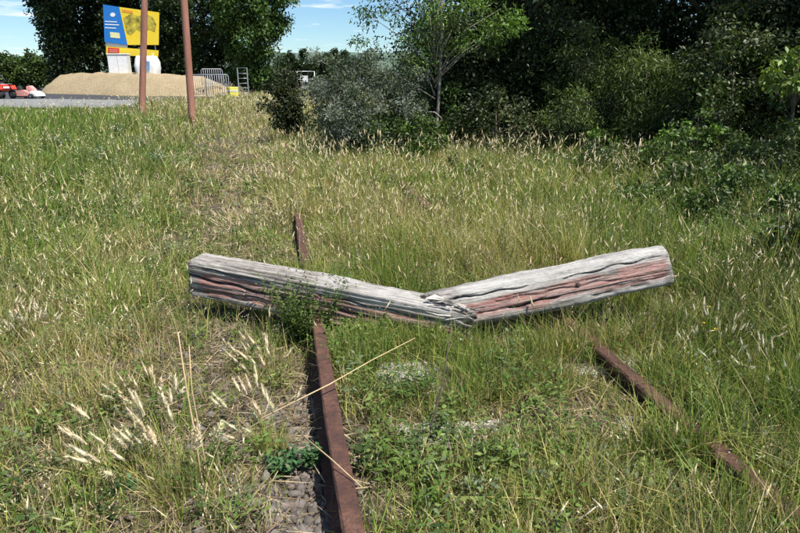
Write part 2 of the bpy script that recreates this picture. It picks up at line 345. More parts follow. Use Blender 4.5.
# ------------------------------------------------------------------ rails and sleepers
m, t, b_, o_ = nodemat('rusty_steel'); n1 = noise(t, 9, 8, 0.7); n2 = noise(t, 60, 6, 0.7)
t.links.new(mixc(t, ramp(t, n2, [(0.45, (0, 0, 0)), (0.7, (1, 1, 1))]), ramp(t, n1, [(0.3, (0.045, 0.022, 0.016)), (0.5, (0.11, 0.048, 0.031)), (0.62, (0.16, 0.075, 0.048)), (0.75, (0.24, 0.13, 0.09))]), (0.05, 0.028, 0.022)), b_.inputs['Base Color'])
b_.inputs['Roughness'].default_value = 0.88; bump(t, b_, n2, 0.9, 0.012); M_RUST = m
PROF = [(-.066, 0), (.066, 0), (.066, .012), (.02, .027), (.010, .045), (.010, .095), (.036, .112), (.0375, .140), (.030, .150), (-.030, .150), (-.0375, .140), (-.036, .112), (-.010, .095), (-.010, .045), (-.02, .027), (-.066, .012)]
def rail(fn, y0, y1, label, dz=0.0, kink=0):
    bm = bmesh.new(); rings = []; n = 260; dirv = Vector((SLOPE, 1, 0)).normalized(); sv = Vector((dirv.y, -dirv.x, 0))
    for i in range(n+1):
        y = y0 + (y1 - y0)*i/n; wob = 0.006*math.sin(y*2.1) ; c = Vector((fn(y) + wob, y, dz + 0.004*math.sin(y*1.7 + 1)))
        rings.append([bm.verts.new(c + sv*(p[0] + random.uniform(-.0016, .0016)) + Vector((0, 0, p[1] + random.uniform(-.0012, .0012)))) for p in PROF])
    k = len(PROF)
    for A, B in zip(rings, rings[1:]):
        for j in range(k): bm.faces.new((A[j], A[(j+1) % k], B[(j+1) % k], B[j]))
    bm.faces.new(rings[0]); bm.faces.new(rings[-1][::-1])
    return tag(bm_obj('rail', bm, M_RUST), label, 'rail', 'rails of the overgrown track')
rail(lrail, 1.0, 15.0, 'rusty rail standing bare beside the gravel', 0.0)
rail(rrail, 1.0, 12.0, 'rusty rail half swallowed by tall green grass', 0.0)
m, t, b_, o_ = nodemat('weathered_sleeper'); n1 = noise(t, 14, 8, 0.7, stretch=(0.25, 1, 1)); 
t.links.new(ramp(t, n1, [(0.3, (0.20, 0.18, 0.15)), (0.6, (0.46, 0.44, 0.40)), (0.8, (0.6, 0.58, 0.54))]), b_.inputs['Base Color']); b_.inputs['Roughness'].default_value = 0.95; bump(t, b_, n1, 0.7, 0.02)
for yy, lab in ((2.50, 'pale weathered sleeper lying in the weeds between the rails'), (3.14, 'grey sleeper buried in grass just before the broken timbers')):
    bm = bmesh.new(); bx(bm, (0, 0, 0), (1.5, 0.22, 0.14), None, 0.015)
    bmesh.ops.subdivide_edges(bm, edges=[e for e in bm.edges if e.calc_length() > 1], cuts=30)
    for v in bm.verts: v.co += Vector((0, random.uniform(-.006, .006), random.uniform(-.006, .006)))
    o = tag(bm_obj('sleeper', bm, m), lab, 'sleeper', 'sleepers of the overgrown track'); o.location = (0.5*(lrail(yy) + rrail(yy)) + .26, yy, -0.022); o.rotation_euler = (0, R(-1.0), R(2))

# ------------------------------------------------------------------ the broken timber barrier
def timbermat():
    m, t, b, o = nodemat('weathered_timber')
    tcn = t.nodes.new('ShaderNodeTexCoord'); v = tcn.outputs['Object']
    g = noise(t, 9, 8, 0.7, v, stretch=(0.18, 3.2, 3.2)); g2 = noise(t, 26, 6, 0.7, v, stretch=(0.06, 3, 3)); bl = noise(t, 7.0, 8, 0.8, v, stretch=(0.7, 1.3, 1.3)); fl = noise(t, 40, 4, 0.6, v, stretch=(0.5, 1, 1))
    wood = ramp(t, g, [(0.30, (0.07, 0.06, 0.055)), (0.41, (0.26, 0.235, 0.21)), (0.53, (0.50, 0.465, 0.42)), (0.75, (0.68, 0.645, 0.585))])
    g3 = noise(t, 75, 6, 0.75, v, stretch=(0.05, 2.2, 2.2))
    wood = mixc(t, ramp(t, g2, [(0.5, (0, 0, 0)), (0.66, (0.75, 0.75, 0.75))]), wood, (0.10, 0.085, 0.075))
    wood = mixc(t, ramp(t, g3, [(0.5, (0, 0, 0)), (0.62, (0.8, 0.8, 0.8))]), wood, (0.07, 0.06, 0.055))
    wood = mixc(t, ramp(t, fl, [(0.5, (0, 0, 0)), (0.75, (0.5, 0.5, 0.5))]), wood, (0.14, 0.11, 0.085))
    at = t.nodes.new('ShaderNodeAttribute'); at.attribute_name = 'Col'
    sp = t.nodes.new('ShaderNodeSeparateColor'); t.links.new(at.outputs['Color'], sp.inputs[0])
    def m2(op, x, y):
        q = t.nodes.new('ShaderNodeMath'); q.operation = op; q.use_clamp = True
        for i, z in enumerate((x, y)):
            if hasattr(z, 'links'): t.links.new(z, q.inputs[i])
            else: q.inputs[i].default_value = z
        return q.outputs[0]
    pf = m2('ADD', m2('MULTIPLY', sp.outputs[0], .45), m2('MULTIPLY', bl, 0.6)); pf = m2('SUBTRACT', pf, 0.405); pf = m2('MULTIPLY', pf, 8.0)
    pf = m2('MULTIPLY', pf, ramp(t, g2, [(0.40, (1, 1, 1)), (0.62, (0.15, 0.15, 0.15))])); pf = m2('MULTIPLY', pf, ramp(t, fl, [(0.40, (1, 1, 1)), (0.7, (0.3, 0.3, 0.3))]))
    red = ramp(t, fl, [(0.3, (0.13, 0.045, 0.035)), (0.48, (0.40, 0.11, 0.085)), (0.65, (0.52, 0.17, 0.13)), (0.82, (0.56, 0.32, 0.26))])
    col = mixc(t, m2('MULTIPLY', pf, 0.85), wood, red)
    wf = m2('MULTIPLY', m2('SUBTRACT', m2('ADD', m2('MULTIPLY', sp.outputs[1], .5), m2('MULTIPLY', bl, 0.5)), 0.42), 6.0)
    col = mixc(t, m2('MULTIPLY', wf, 0.7), col, (0.66, 0.64, 0.60))
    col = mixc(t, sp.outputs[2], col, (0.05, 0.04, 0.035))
    t.links.new(col, b.inputs['Base Color']); b.inputs['Roughness'].default_value = 0.92; b.inputs['Specular IOR Level'].default_value = 0.15
    ad = m2('ADD', m2('MULTIPLY', g2, 0.5), m2('MULTIPLY', g3, 0.5)); bump(t, b, ad, 1.0, 0.02); return m
M_TIMBER = timbermat()
def timber(name, label, A, B, hgt, dep, roll, splits, paint, white, broken, rnd, seed, stains=()):
    """timber from end A to end B (centre line); front face is towards -Y. u along 0..1; q perimeter"""
    r_ = np.random.default_rng(seed); A, B = Vector(A), Vector(B); L = (B - A).length
    ex = (B - A).normalized(); ey0 = Vector((0, 0, 1)).cross(ex).normalized(); ez0 = ex.cross(ey0)
    ey = ey0*math.cos(roll) + ez0*math.sin(roll); ez = ex.cross(ey)
    NU, per = 150, []
    # perimeter: front face (top->bottom), bottom, back, top, with rounded corners
    hh, hd = hgt/2, dep/2
    def corner(cx, cy, a0, k=5): return [(cx + rnd*math.cos(a0 + math.pi/2*i/k), cy + rnd*math.sin(a0 + math.pi/2*i/k)) for i in range(k+1)]
    ring = corner(-hd + rnd, hh - rnd, math.pi/2) + [(-hd, z) for z in np.linspace(hh - rnd, -hh + rnd, 34)[1:-1]] + corner(-hd + rnd, -hh + rnd, math.pi) + [(y, -hh) for y in np.linspace(-hd + rnd, hd - rnd, 8)[1:-1]] + corner(hd - rnd, -hh + rnd, 1.5*math.pi) + [(hd, z) for z in np.linspace(-hh + rnd, hh - rnd, 10)[1:-1]] + corner(hd - rnd, hh - rnd, 0) + [(y, hh) for y in np.linspace(hd - rnd, -hd + rnd, 26)[1:-1]]
    ring = np.array(ring); K = len(ring); u = np.linspace(0, 1, NU)
    U = np.repeat(u[:, None], K, 1); RY = np.repeat(ring[None, :, 0], NU, 0); RZ = np.repeat(ring[None, :, 1], NU, 0)
    nrm = ring/np.linalg.norm(ring/np.array([hd, hh]), axis=1, keepdims=True)
    pidx = np.repeat(np.arange(K)[None], NU, 0)
    grain = vnoise(pidx*1.0, U*L*1.6, 0.8, seed) - 0.5; gr2 = vnoise(pidx*1.0, U*L*5, 0.35, seed+1) - 0.5
    amp = grain*0.010 + gr2*0.014
    lump = (vnoise(U*L, pidx*0.02, 3.0, seed+2) - 0.5)*0.014 + (vnoise(U*L, pidx*0.06, 14.0, seed+3) - 0.5)*0.005 + (vnoise(U*L, pidx*0.2, 40.0, seed+4) - 0.5)*0.003
    crack = np.zeros_like(U)
    for (u0, u1, z0, z1, wd, dp) in splits:               # long splits on the front or top face (z or y line)
        f = np.clip((U - u0)/(u1 - u0), 0, 1); zc = z0 + (z1 - z0)*f + 0.006*np.sin(U*40 + z0*50)
        ins = (U > u0) & (U < u1); taper = np.sin(np.clip(f*0.92 + 0.08, 0, 1)*math.pi)**0.4 if u0 > 0.02 else (1 - f)**0.4
        front = (RY < -hd + rnd*0.6)
        crack = np.maximum(crack, np.exp(-((RZ - zc)/wd)**2)*ins*front*taper*dp)
    sc = 1 + (amp + lump)/0.11
    Yd, Zd = RY*sc + crack*1.0, RZ*sc
    Xd = U*L
    fib = (vnoise(RY*0 + pidx*1.0, RY*0, 0.42, seed+5) - 0.4)*0.16 + (vnoise(RY*30, RZ*30, 1.0, seed+6) - 0.5)*0.10
    if broken == 'B': Xd = Xd + fib*np.clip((U - 0.9)/0.1, 0, 1)
    if broken == 'A': Xd = Xd - fib*np.clip((0.1 - U)/0.1, 0, 1)
    endr = np.minimum(U, 1 - U)*L; er = 1 - 0.10*np.exp(-endr/0.012)
    Yd *= er; Zd *= er
    pos = np.stack([Xd, Yd, Zd], -1)
    # paint masks
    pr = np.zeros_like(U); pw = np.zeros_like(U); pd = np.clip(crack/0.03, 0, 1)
    wob = (vnoise(U*L*6, RZ*0, 1.0, seed+8) - .5)*0.05
    for (u0, u1, z0, z1, s) in paint:
        pr = np.maximum(pr, s*(1/(1 + np.exp(-(U - u0)*60)))*(1/(1 + np.exp((U - u1)*60)))*(1/(1 + np.exp(-(RZ - z0 - wob)*160)))*(1/(1 + np.exp((RZ - z1 - wob)*160)))*(RY < -hd*0.55))
    for (u0, u1, z0, z1, s) in white:
        pw = np.maximum(pw, s*(1/(1 + np.exp(-(U - u0)*60)))*(1/(1 + np.exp((U - u1)*60)))*(1/(1 + np.exp(-(RZ - z0)*160)))*(1/(1 + np.exp((RZ - z1)*160))))
    for (us, yz, rad) in stains:
        pd = np.maximum(pd, np.exp(-(((U - us)*L)**2 + (pidx - yz)**2*6e-5)/rad**2))
    V = pos.reshape(-1, 3); col = np.stack([pr, pw, pd], -1).reshape(-1, 3)
    I = np.arange(NU*K).reshape(NU, K); a, b, c, d = I[:-1], np.roll(I, -1, 1)[:-1], np.roll(I, -1, 1)[1:], I[1:]
    T = [np.stack([a.ravel(), c.ravel(), b.ravel()], 1), np.stack([a.ravel(), d.ravel(), c.ravel()], 1)]
    ends = []
    for e, flip in ((0, 0), (NU-1, 1)):                   # end faces with an inner ring for end-grain relief
        rngv = pos[e]; cen = rngv.mean(0); inner = cen + (rngv - cen)*0.55; inner[:, 0] += r_.uniform(-.008, .008, K) + (r_.uniform(-.05, .05, K) if (broken == 'B' and e) or (broken == 'A' and not e) else 0)
        i0 = len(V); V = np.concatenate([V, inner, cen[None]]); col = np.concatenate([col, np.tile([[0, 0, .25]], (K+1, 1))])
        j = np.arange(K); j2 = (j+1) % K; o_ = I[e]; nn = i0 + j; ce = np.full(K, i0 + K)
        tt = [np.stack([o_[j], o_[j2], nn[j2]], 1), np.stack([o_[j], nn[j2], nn[j]], 1), np.stack([nn[j], nn[j2], ce], 1)]
        T += [q[:, ::-1] if flip else q for q in tt]
    me = tri_mesh(name, V, np.concatenate(T), col)
    o = link(name, me, M_TIMBER)
    o.matrix_world = Matrix(((ex.x, ey.x, ez.x, A.x), (ex.y, ey.y, ez.y, A.y), (ex.z, ey.z, ez.z, A.z), (0, 0, 0, 1)))
    return tag(o, label, 'timber', 'broken timbers across the rails'), L
LA, LB = AT(196, 272, 3.98), AT(461, 324, 3.56)
lt, L1 = timber('timber_beam', 'squared grey timber with a long split and faded red paint, its broken end under the other', LA, LB, 0.245, 0.19, R(3),
    [(0.0, 0.46, 0.012, -0.03, 0.006, 0.055), (0.50, 0.95, 0.055, 0.03, 0.004, 0.02), (0.0, 0.3, -0.072, -0.085, 0.004, 0.02), (0.06, 0.33, 0.075, 0.066, 0.004, 0.03), (0.55, 0.9, -0.02, -0.045, 0.005, 0.03), (0.2, 0.62, -0.055, -0.06, 0.003, 0.02)],
    [(0.05, 0.45, -0.09, 0.045, 1.0), (0.43, 0.82, -0.12, 0.035, 0.85), (0.80, 1.02, -0.13, 0.02, 1.0)], [(0.45, 1.0, 0.06, 0.2, 0.5), (0, 1, 0.112, 0.2, 0.35)], 'B', 0.022, 11)
RA, RB = AT(434, 312, 3.62), AT(664, 265, 3.74)
rt, L2 = timber('timber_beam', 'rounded bleached timber rising over the rail, red paint along its lower face', RA, RB, 0.25, 0.22, R(-20),
    [(0.25, 0.8, -0.005, -0.02, 0.004, 0.015), (0.30, 0.52, -0.06, -0.05, 0.006, 0.03), (0.05, 0.4, 0.06, 0.05, 0.004, 0.03), (0.55, 0.98, 0.05, 0.062, 0.004, 0.025), (0.6, 0.92, -0.085, -0.08, 0.005, 0.03)],
    [(0.10, 0.97, -0.075, 0.015, 0.75), (0.78, 0.97, -0.06, 0.055, 1.0), (0.22, 0.5, -0.08, 0.01, 0.9)], [(0.1, 1.0, 0.03, 0.3, 0.6), (0.55, 1.0, -0.2, -0.07, 0.5)], 'A', 0.055, 23)
M_HOLE = simple('dark_bolt_hole', (0.06, 0.04, 0.035), 0.8, 0.3)  # dark studs added in place of the timber's shaded bolt holes
for uu, yy, zz in ((0.93, -0.0, 0.125), (0.60, -0.111, -0.01)):
    bm = bmesh.new(); d_ = Vector((0, 0, 1)) if zz > .1 else Vector((0, -1, 0)); p = Vector((uu*L2, yy, zz)); tube(bm, [p - d_*0.02, p + d_*0.004, p + d_*0.008], [0.014, 0.014, 0.009], 8); bm_obj('hole_stud', bm, M_HOLE, rt)
M_RAW = simple('raw_broken_wood', (.62, .56, .48), .9, 0, .25, 40, .5)
loc = rt.matrix_world.inverted()
for q in range(22):                                       # torn fibres where the timber snapped
    p = AT(random.uniform(436, 474), random.uniform(301, 322), 3.50 + random.uniform(-.03, .06)); a_ = random.uniform(-.5, .5); ln = random.uniform(.07, .2); sgn = -1 if random.random() < .6 else 1
    e = p + Vector((sgn*ln*math.cos(a_), random.uniform(-.05, .04), ln*math.sin(a_)*.6 + .02)); bm = bmesh.new(); r0 = random.uniform(.004, .013)
    tube(bm, [loc @ p, loc @ (p.lerp(e, .5) + Vector((0, 0, random.uniform(-.012, .012)))), loc @ e], [r0, r0*.8, r0*.12], 4); bm_obj('splinter', bm, M_RAW if q % 2 else M_TIMBER, rt)
for q, (px_, py_) in enumerate(((438, 300), (444, 303), (470, 322))):
    c0 = AT(px_, py_, 3.54); bm = bmesh.new(); tube(bm, [(-.07, 0, .012), (-.02, .012, .02), (.05, -.004, 0)], [.004, .026, .008], 5)
    for v in bm.verts: v.co = loc @ (Vector((v.co.x, v.co.y, v.co.z*.6)) + Vector((random.uniform(-.008, .008), 0, random.uniform(-.004, .004))) + c0)
    bm_obj('splinter', bm, M_RAW, rt)

# ------------------------------------------------------------------ poles, billboard and far things on the left
m, t, b_, o_ = nodemat('red_brown_pole'); n1 = noise(t, 6, 7, 0.7, stretch=(1, 1, 0.12))
t.links.new(ramp(t, n1, [(0.3, (0.22, 0.09, 0.06)), (0.7, (0.42, 0.20, 0.14))]), b_.inputs['Base Color']); b_.inputs['Roughness'].default_value = 0.75; bump(t, b_, n1, 0.4, 0.02); M_POLE = m
for (bpx, tpx, yb, wpx, lab) in ((142.0, 144.5, 25.0, 6.0, 'red-brown wooden pole crossing in front of the billboard'), (192, 184, 21.5, 6.6, 'red-brown wooden pole standing clear of the billboard, beside steel barriers')):
    b0 = AT(bpx, 118, yb); b0.z = 0; t0 = AT(tpx, 0, yb); dirp = (t0 - b0)/(t0.z - b0.z); r = wpx/2/F*yb
    bm = bmesh.new(); hts = [0.3, 0, -0.3]; pts = [dirp*h for h in np.linspace(-0.3, 6.8, 12)]
    tube(bm, pts, [r*(1.04 - 0.012*i) for i in range(12)], 14); o = bm_obj('pole', bm, M_POLE, None, True); o.location = b0
    tag(o, lab, 'pole', 'red-brown poles at the meadow edge')
M_BLUE = simple('blue_print', (0.015, 0.17, 0.52), 0.45, 0, 0.08); M_YEL = simple('yellow_print', (0.80, 0.58, 0.03), 0.45, 0, 0.06)
M_RED = simple('red_print', (0.62, 0.06, 0.02), 0.45, 0, 0.1); M_WHITE = simple('white_paint', (0.78, 0.78, 0.76), 0.6, 0, 0.08, 3); M_STEEL = simple('galvanised_steel', (0.42, 0.43, 0.44), 0.45, 0.6, 0.15)
M_OLIVE = simple('olive_mottle', (0.40, 0.32, 0.035), 0.5, 0, 0.75, 2.2); M_RUBBER = simple('rubber', (0.02, 0.02, 0.02), 0.9); M_DARK = simple('dark_cloth', (0.03, 0.03, 0.035), 0.9); M_ORED = simple('red_plastic', (0.62, 0.045, 0.02), 0.35, 0, 0.06); M_PINK = simple('faded_pink', (0.70, 0.32, 0.28), 0.5, 0, 0.1)
M_BLUEH = simple('blue_helmet', (0.03, 0.06, 0.22), 0.3); M_CONC = simple('pale_concrete', (0.55, 0.55, 0.53), 0.9, 0, 0.15, 2)
YB = 58.0
def bpt(px, py, dy=0.0): return AT(px, py, YB) + Vector((0, dy, 0))
bo = empty('billboard', (bpt(131, 60).x, YB, 0))
def flat(name, px, mat, parent, dy, th=0.05, y=YB):
    bm = bmesh.new(); f = [bm.verts.new(AT(a, b, y) + Vector((0, dy, 0)) - parent_loc(parent)) for a, b in px]; k = [bm.verts.new(v.co + Vector((0, th, 0))) for v in f]; n = len(f)
    bm.faces.new(f); bm.faces.new(k[::-1])
    for i in range(n): bm.faces.new((f[i], k[i], k[(i+1) % n], f[(i+1) % n]))
    return bm_obj(name, bm, mat, parent)
def parent_loc(p): 
    l = Vector((0, 0, 0))
    while p: l += p.location; p = p.parent
    return l
bp = flat('blue_panel', [(103, 4.5), (119, 7), (127.5, 45), (104.5, 42)], M_BLUE, bo, 0, 0.08)
yp = flat('yellow_panel', [(119.15, 7.0), (159, 12.5), (158.5, 45), (127.6, 45)], M_YEL, bo, 0, 0.08)
ls = flat('lower_strip', [(106, 46.5), (158.5, 50.5), (158, 57), (106.3, 55)], M_YEL, bo, 0, 0.08)
flat('red_plate', [(108, 47.4), (119.4, 48.3), (119.2, 53.3), (108, 52.8)], M_RED, ls, -0.02, 0.03)
for yy in (49.6, 51.4): flat('lettering', [(109.5, yy), (117.5, yy+.5), (117.5, yy+1.1), (109.5, yy+.6)], M_PINK, ls, -0.03, 0.02)
flat('emblem', [(110, 14.5), (112, 12.6), (114.2, 13), (115.5, 15.2), (113.6, 17), (111.2, 16.6)], M_WHITE, bp, -0.02, 0.03)
for (x0, x1, yy) in ((105, 117, 21.0), (105, 119, 24.0), (105, 116, 27.3)): flat('lettering', [(x0, yy), (x1, yy+.6), (x1, yy+1.5), (x0, yy+.9)], M_WHITE, bp, -0.02, 0.03)
flat('white_plate', [(110, 32), (119.5, 33), (120, 38.5), (110.6, 37.6)], simple('pale_yellow_plate', (0.72, 0.68, 0.35), .5), bp, -0.02, 0.03)
flat('olive_patch', [(123.5, 18), (131, 14), (139, 16), (145, 14.5), (152, 16), (156.5, 24), (155, 32), (149, 29), (143, 33), (137, 29), (131, 35), (127, 33)], M_OLIVE, yp, -0.02, 0.03)  # mottled olive patch over part of the yellow panel
flat('heading', [(122, 9.5), (133, 11), (133, 13.5), (122.5, 12)], simple('orange_print', (0.75, 0.30, 0.03), .5), yp, -0.02, 0.03)
flat('skirting', [(105, 42.2), (127, 45.2), (127, 48), (105, 46)], M_CONC, bo, 0.10, 0.05)
for pxx in (108, 123, 140, 154): 
    p = bpt(pxx, 44, 0.24) - parent_loc(bo); bm = bmesh.new(); tube(bm, [(p.x, p.y, -0.2), (p.x, p.y, p.z + 2.2)], 0.07, 8); bm_obj('post', bm, M_STEEL, bo, True)
for zz_ in (20, 40): 
    p, q = bpt(105, zz_, 0.14) - parent_loc(bo), bpt(157, zz_ + 3, 0.14) - parent_loc(bo); bm = bmesh.new(); tube(bm, [p, q], 0.045, 6); bm_obj('rail_bar', bm, M_STEEL, bo)
tag(bo, 'blue and yellow roadside billboard with a red plate on its lower strip', 'billboard')
ub = AT(121, 76, 57.0); ub.z = 1.35
uc = empty('utility_cabinet', (ub.x, 57.0, 1.45))
part_box('body', (0, 0, 0.95), (1.72, 0.7, 1.75), M_CONC, uc, None, 0.03); part_box('plinth', (0, 0, 0.0), (1.8, 0.8, 0.15), M_CONC, uc); part_box('lid', (0, 0, 1.87), (1.8, 0.8, 0.08), M_WHITE, uc, None, .02)
part_box('door', (-0.42, -0.362, 0.95), (0.78, 0.02, 1.5), M_WHITE, uc); part_box('door', (0.42, -0.362, 0.95), (0.78, 0.02, 1.5), M_WHITE, uc)
tag(uc, 'pale grey utility cabinet standing under the blue side of the billboard', 'cabinet')
bk = AT(149, 76, 55.5); bag = empty('bulk_bag', (bk.x, 55.5, 1.4))
bm = bmesh.new(); bmesh.ops.create_grid(bm, x_segments=2, y_segments=2, size=0.1); bm.clear()
bx(bm, (0, 0, 0.85), (1.55, 1.2, 1.7), None, 0.0); bmesh.ops.subdivide_edges(bm, edges=bm.edges[:], cuts=6, use_grid_fill=True)
for v in bm.verts:
    f = (v.co.z/1.7); k = 1 + 0.18*math.sin(f*math.pi) - 0.25*max(0, f - .7); v.co.x *= k*(1 - 0.06*abs(v.co.y)); v.co.y *= k*(1 - .06*abs(v.co.x)); v.co += Vector((random.uniform(-.03, .03), random.uniform(-.03, .03), random.uniform(-.05, .05)))
bm_obj('sack', bm, M_WHITE, bag, True)
bm = bmesh.new(); bx(bm, (0.12, -0.735, 0.95), (0.62, 0.03, 0.75), Matrix.Rotation(R(8), 3, 'Y')); bm_obj('blue_print', bm, simple('pale_blue_print', (.18, .30, .5), .6, 0, .3, 4), bag)
for sx_ in (-1, 1): part_tube('handle_loop', [(sx_*.5, 0, 1.6), (sx_*.6, 0, 1.95), (sx_*.45, 0, 1.98), (sx_*.4, 0, 1.6)], 0.03, M_WHITE, bag, 6)
tag(bag, 'slumped white bulk bag with a blue print behind the red-brown pole', 'bag')

# steel crowd barriers, gate frame, yellow block, far fence
def barrier(loc, rz, wdt, h, label):
    o = empty('crowd_barrier', loc, rz); bm = bmesh.new()
    tube(bm, [(-wdt/2, 0, .06), (-wdt/2, 0, h - .1), (-wdt/2 + .1, 0, h), (wdt/2 - .1, 0, h), (wdt/2, 0, h - .1), (wdt/2, 0, .06)], 0.03, 7); bm_obj('frame', bm, M_WS, o, True)
    part_tube('bottom_rail', [(-wdt/2, 0, .2), (wdt/2, 0, .2)], 0.024, M_WS, o, 6)
    for i in range(9): x = -wdt/2 + (i + 1)*wdt/10; part_tube('bar', [(x, 0, .2), (x, 0, h - .02)], 0.018, M_WS, o, 5)
    for s in (-1, 1): part_box('foot', (s*wdt*0.38, 0, 0.03), (.06, .6, .05), M_WS, o)
    return tag(o, label, 'barrier', 'steel crowd barriers by the embankment')
M_WS = simple('white_steel', (0.34, 0.35, 0.37), 0.55, 0.3, 0.2)
p = G(224, 97); barrier((p.x, 47.5, 0.02), R(4), 1.65, 1.6, 'white steel barrier next to the yellow block')
p = G(206, 97); barrier((p.x, 48.3, 0.02), R(-10), 1.7, 1.6, 'grey steel barrier close to the red-brown pole')
p = G(209, 97); barrier((p.x - .2, 51.0, .75), R(25), 1.6, 1.3, 'steel barrier standing on top of the embankment')
yb = G(237, 97); yo = empty('plastic_barrier', (yb.x, 47.8, 0.06))
bm = bmesh.new(); bx(bm, (0, 0, .35), (0.85, .3, .7), None, .06)
for v in bm.verts: v.co.y *= 1.35 - 0.7*v.co.z
bm_obj('body', bm, simple('yellow_plastic', (0.72, 0.62, 0.10), .5), yo); part_box('foot', (-.28, 0, .02), (.22, .5, .1), M_YEL, yo, None, .02); part_box('foot', (.28, 0, .02), (.22, .5, .1), M_YEL, yo, None, .02); part_box('white_band', (0, -.167, .42), (.8, .02, .12), M_WHITE, yo)
tag(yo, 'low yellow plastic road barrier beside the white steel barrier', 'barrier')
gp = AT(244, 96, 49.0); go = empty('gate_frame', (gp.x, 49.0, 0))
bm = bmesh.new(); hgt = AT(244, 68, 49.0).z; tube(bm, [(-.36, 0, -.1), (-.36, 0, hgt), (.36, 0, hgt), (.36, 0, -.1)], .045, 7); bm_obj('frame', bm, M_STEEL, go)
for q in range(5): part_tube('bar', [(-.36, 0, .3 + q*hgt/6), (.36, 0, .3 + q*hgt/6)], .02, M_STEEL, go, 5)
tag(go, 'narrow grey steel gate frame beside the yellow plastic barrier', 'gate')
fo = empty('pipe_fence', (AT(297, 84, 62).x, 62, 0)); z1 = AT(297, 71.5, 62).z; hw = 17/F*62
for xx in (-hw, 0.05, hw): part_tube('post', [(xx, 0, -.1), (xx, 0, z1)], .045, M_STEEL, fo, 6)
for zz_ in (z1, z1*.62, z1*.25): part_tube('rail_bar', [(-hw, 0, zz_), (hw, 0, zz_)], .035, M_STEEL, fo, 6)
tag(fo, 'low grey pipe fence in front of the conifers', 'fence')
sg = empty('notice_board', (AT(304, 79, 61.6).x, 61.6, 0)); zc = AT(304, 79, 61.6).z
part_box('panel', (0, 0, zc), (.75, .04, .58), M_WHITE, sg, None, .01); part_tube('post', [(0, .05, -.1), (0, .05, zc + .2)], .035, M_STEEL, sg, 6)
tag(sg, 'small white notice board in front of the grey pipe fence', 'sign')

# kart and quad with rider on the asphalt
def wheel(parent, c, r, wd, name='wheel'):
    bm = bmesh.new(); cs = [(-wd/2, r*.55), (-wd/2, r*.9), (-wd*.35, r), (wd*.35, r), (wd/2, r*.9), (wd/2, r*.55)]; n = 18
    rings = [[bm.verts.new((c[0] + rr*math.cos(6.2832*k/n), c[1] + x, c[2] + rr*math.sin(6.2832*k/n))) for k in range(n)] for x, rr in cs]
    for A_, B_ in zip(rings, rings[1:]):
        for k in range(n): bm.faces.new((A_[k], A_[(k+1) % n], B_[(k+1) % n], B_[k]))
    o = bm_obj(name, bm, M_RUBBER, parent, True)
    bm = bmesh.new(); tube(bm, [(c[0], c[1] - wd*.4, c[2]), (c[0], c[1] + wd*.4, c[2])], r*.56, 12); bm_obj('rim', bm, M_STEEL, o)
kp = G(29, 98.5); ko = empty('kart', (kp.x, kp.y, 0.02), R(-6))
def wedge(name, pts, y0, y1, mat, parent, bev=.02):
    bm = bmesh.new(); f = [bm.verts.new((x, y0, z)) for x, z in pts]; k = [bm.verts.new((x, y1, z)) for x, z in pts]; n = len(f); bm.faces.new(f); bm.faces.new(k[::-1])
    for i in range(n): bm.faces.new((f[i], k[i], k[(i+1) % n], f[(i+1) % n]))
    bmesh.ops.bevel(bm, geom=bm.edges[:], offset=bev, segments=2, affect='EDGES'); return bm_obj(name, bm, mat, parent)
wedge('floor_tray', [(-.8, .08), (.75, .08), (.75, .14), (-.8, .14)], -.35, .35, M_DARK, ko)
wedge('nose_cone', [(.45, .12), (.98, .12), (.95, .26), (.62, .50), (.45, .46)], -.5, .5, M_WHITE, ko, .03)
wedge('steering_fairing', [(.05, .45), (.62, .45), (.55, .62), (.30, .86), (.05, .80)], -.22, .22, M_PINK, ko, .03)
for s in (-1, 1): wedge('side_pod', [(-.5, .14), (.42, .14), (.44, .42), (.1, .58), (-.5, .5)], s*.5 - .14, s*.5 + .14, M_ORED if s > 0 else M_PINK, ko, .03)
wedge('seat', [(-.6, .18), (.0, .16), (.0, .24), (-.38, .3), (-.52, .85), (-.62, .85)], -.19, .19, M_DARK, ko, .02)
wedge('engine', [(-.75, .15), (-.45, .15), (-.45, .5), (-.75, .5)], .22, .48, M_STEEL, ko, .02)
part_tube('rear_bumper', [(-.82, -.6, .2), (-.95, -.55, .25), (-.95, .55, .25), (-.82, .6, .2)], .03, M_WHITE, ko)
for (x, s) in ((-.68, -1), (-.68, 1), (.62, -1), (.62, 1)): wheel(ko, (x, s*.62, .16), .16, .2)
bm = bmesh.new(); bmesh.ops.create_circle(bm, segments=14, radius=.14); ce = [v.co.copy() for v in bm.verts]; bm.clear(); tube(bm, [Vector((.08 + .5*v.y, v.x, .82 + .8*v.y)) for v in ce] + [Vector((.08 + .5*ce[0].y, ce[0].x, .82 + .8*ce[0].y))], .018, 6); bm_obj('steering_wheel', bm, M_DARK, ko)
tag(ko, 'red and white kart standing on the dark asphalt beside the quad bike', 'kart')
qp = G(1, 99); qo = empty('quad_bike', (qp.x, qp.y, 0.02), R(-32))
wedge('body', [(-.85, .5), (.35, .45), (.85, .55), (.95, .85), (.55, 1.0), (.15, .92), (-.3, .85), (-.9, .92)], -.28, .28, M_ORED, qo, .04)
for x0, x1, z0 in ((.32, 1.12, .80), (-1.1, -.3, .78)):
    for s in (-1, 1): wedge('fender', [(x0, z0 - .12), (x0 + .18, z0 + .08), (x1 - .2, z0 + .10), (x1, z0 - .14), (x1 - .05, z0 - .2), (x1 - .22, z0 + .03), (x0 + .2, z0 + .02), (x0 + .05, z0 - .18)], s*.46 - .17, s*.46 + .17, M_ORED, qo, .015)
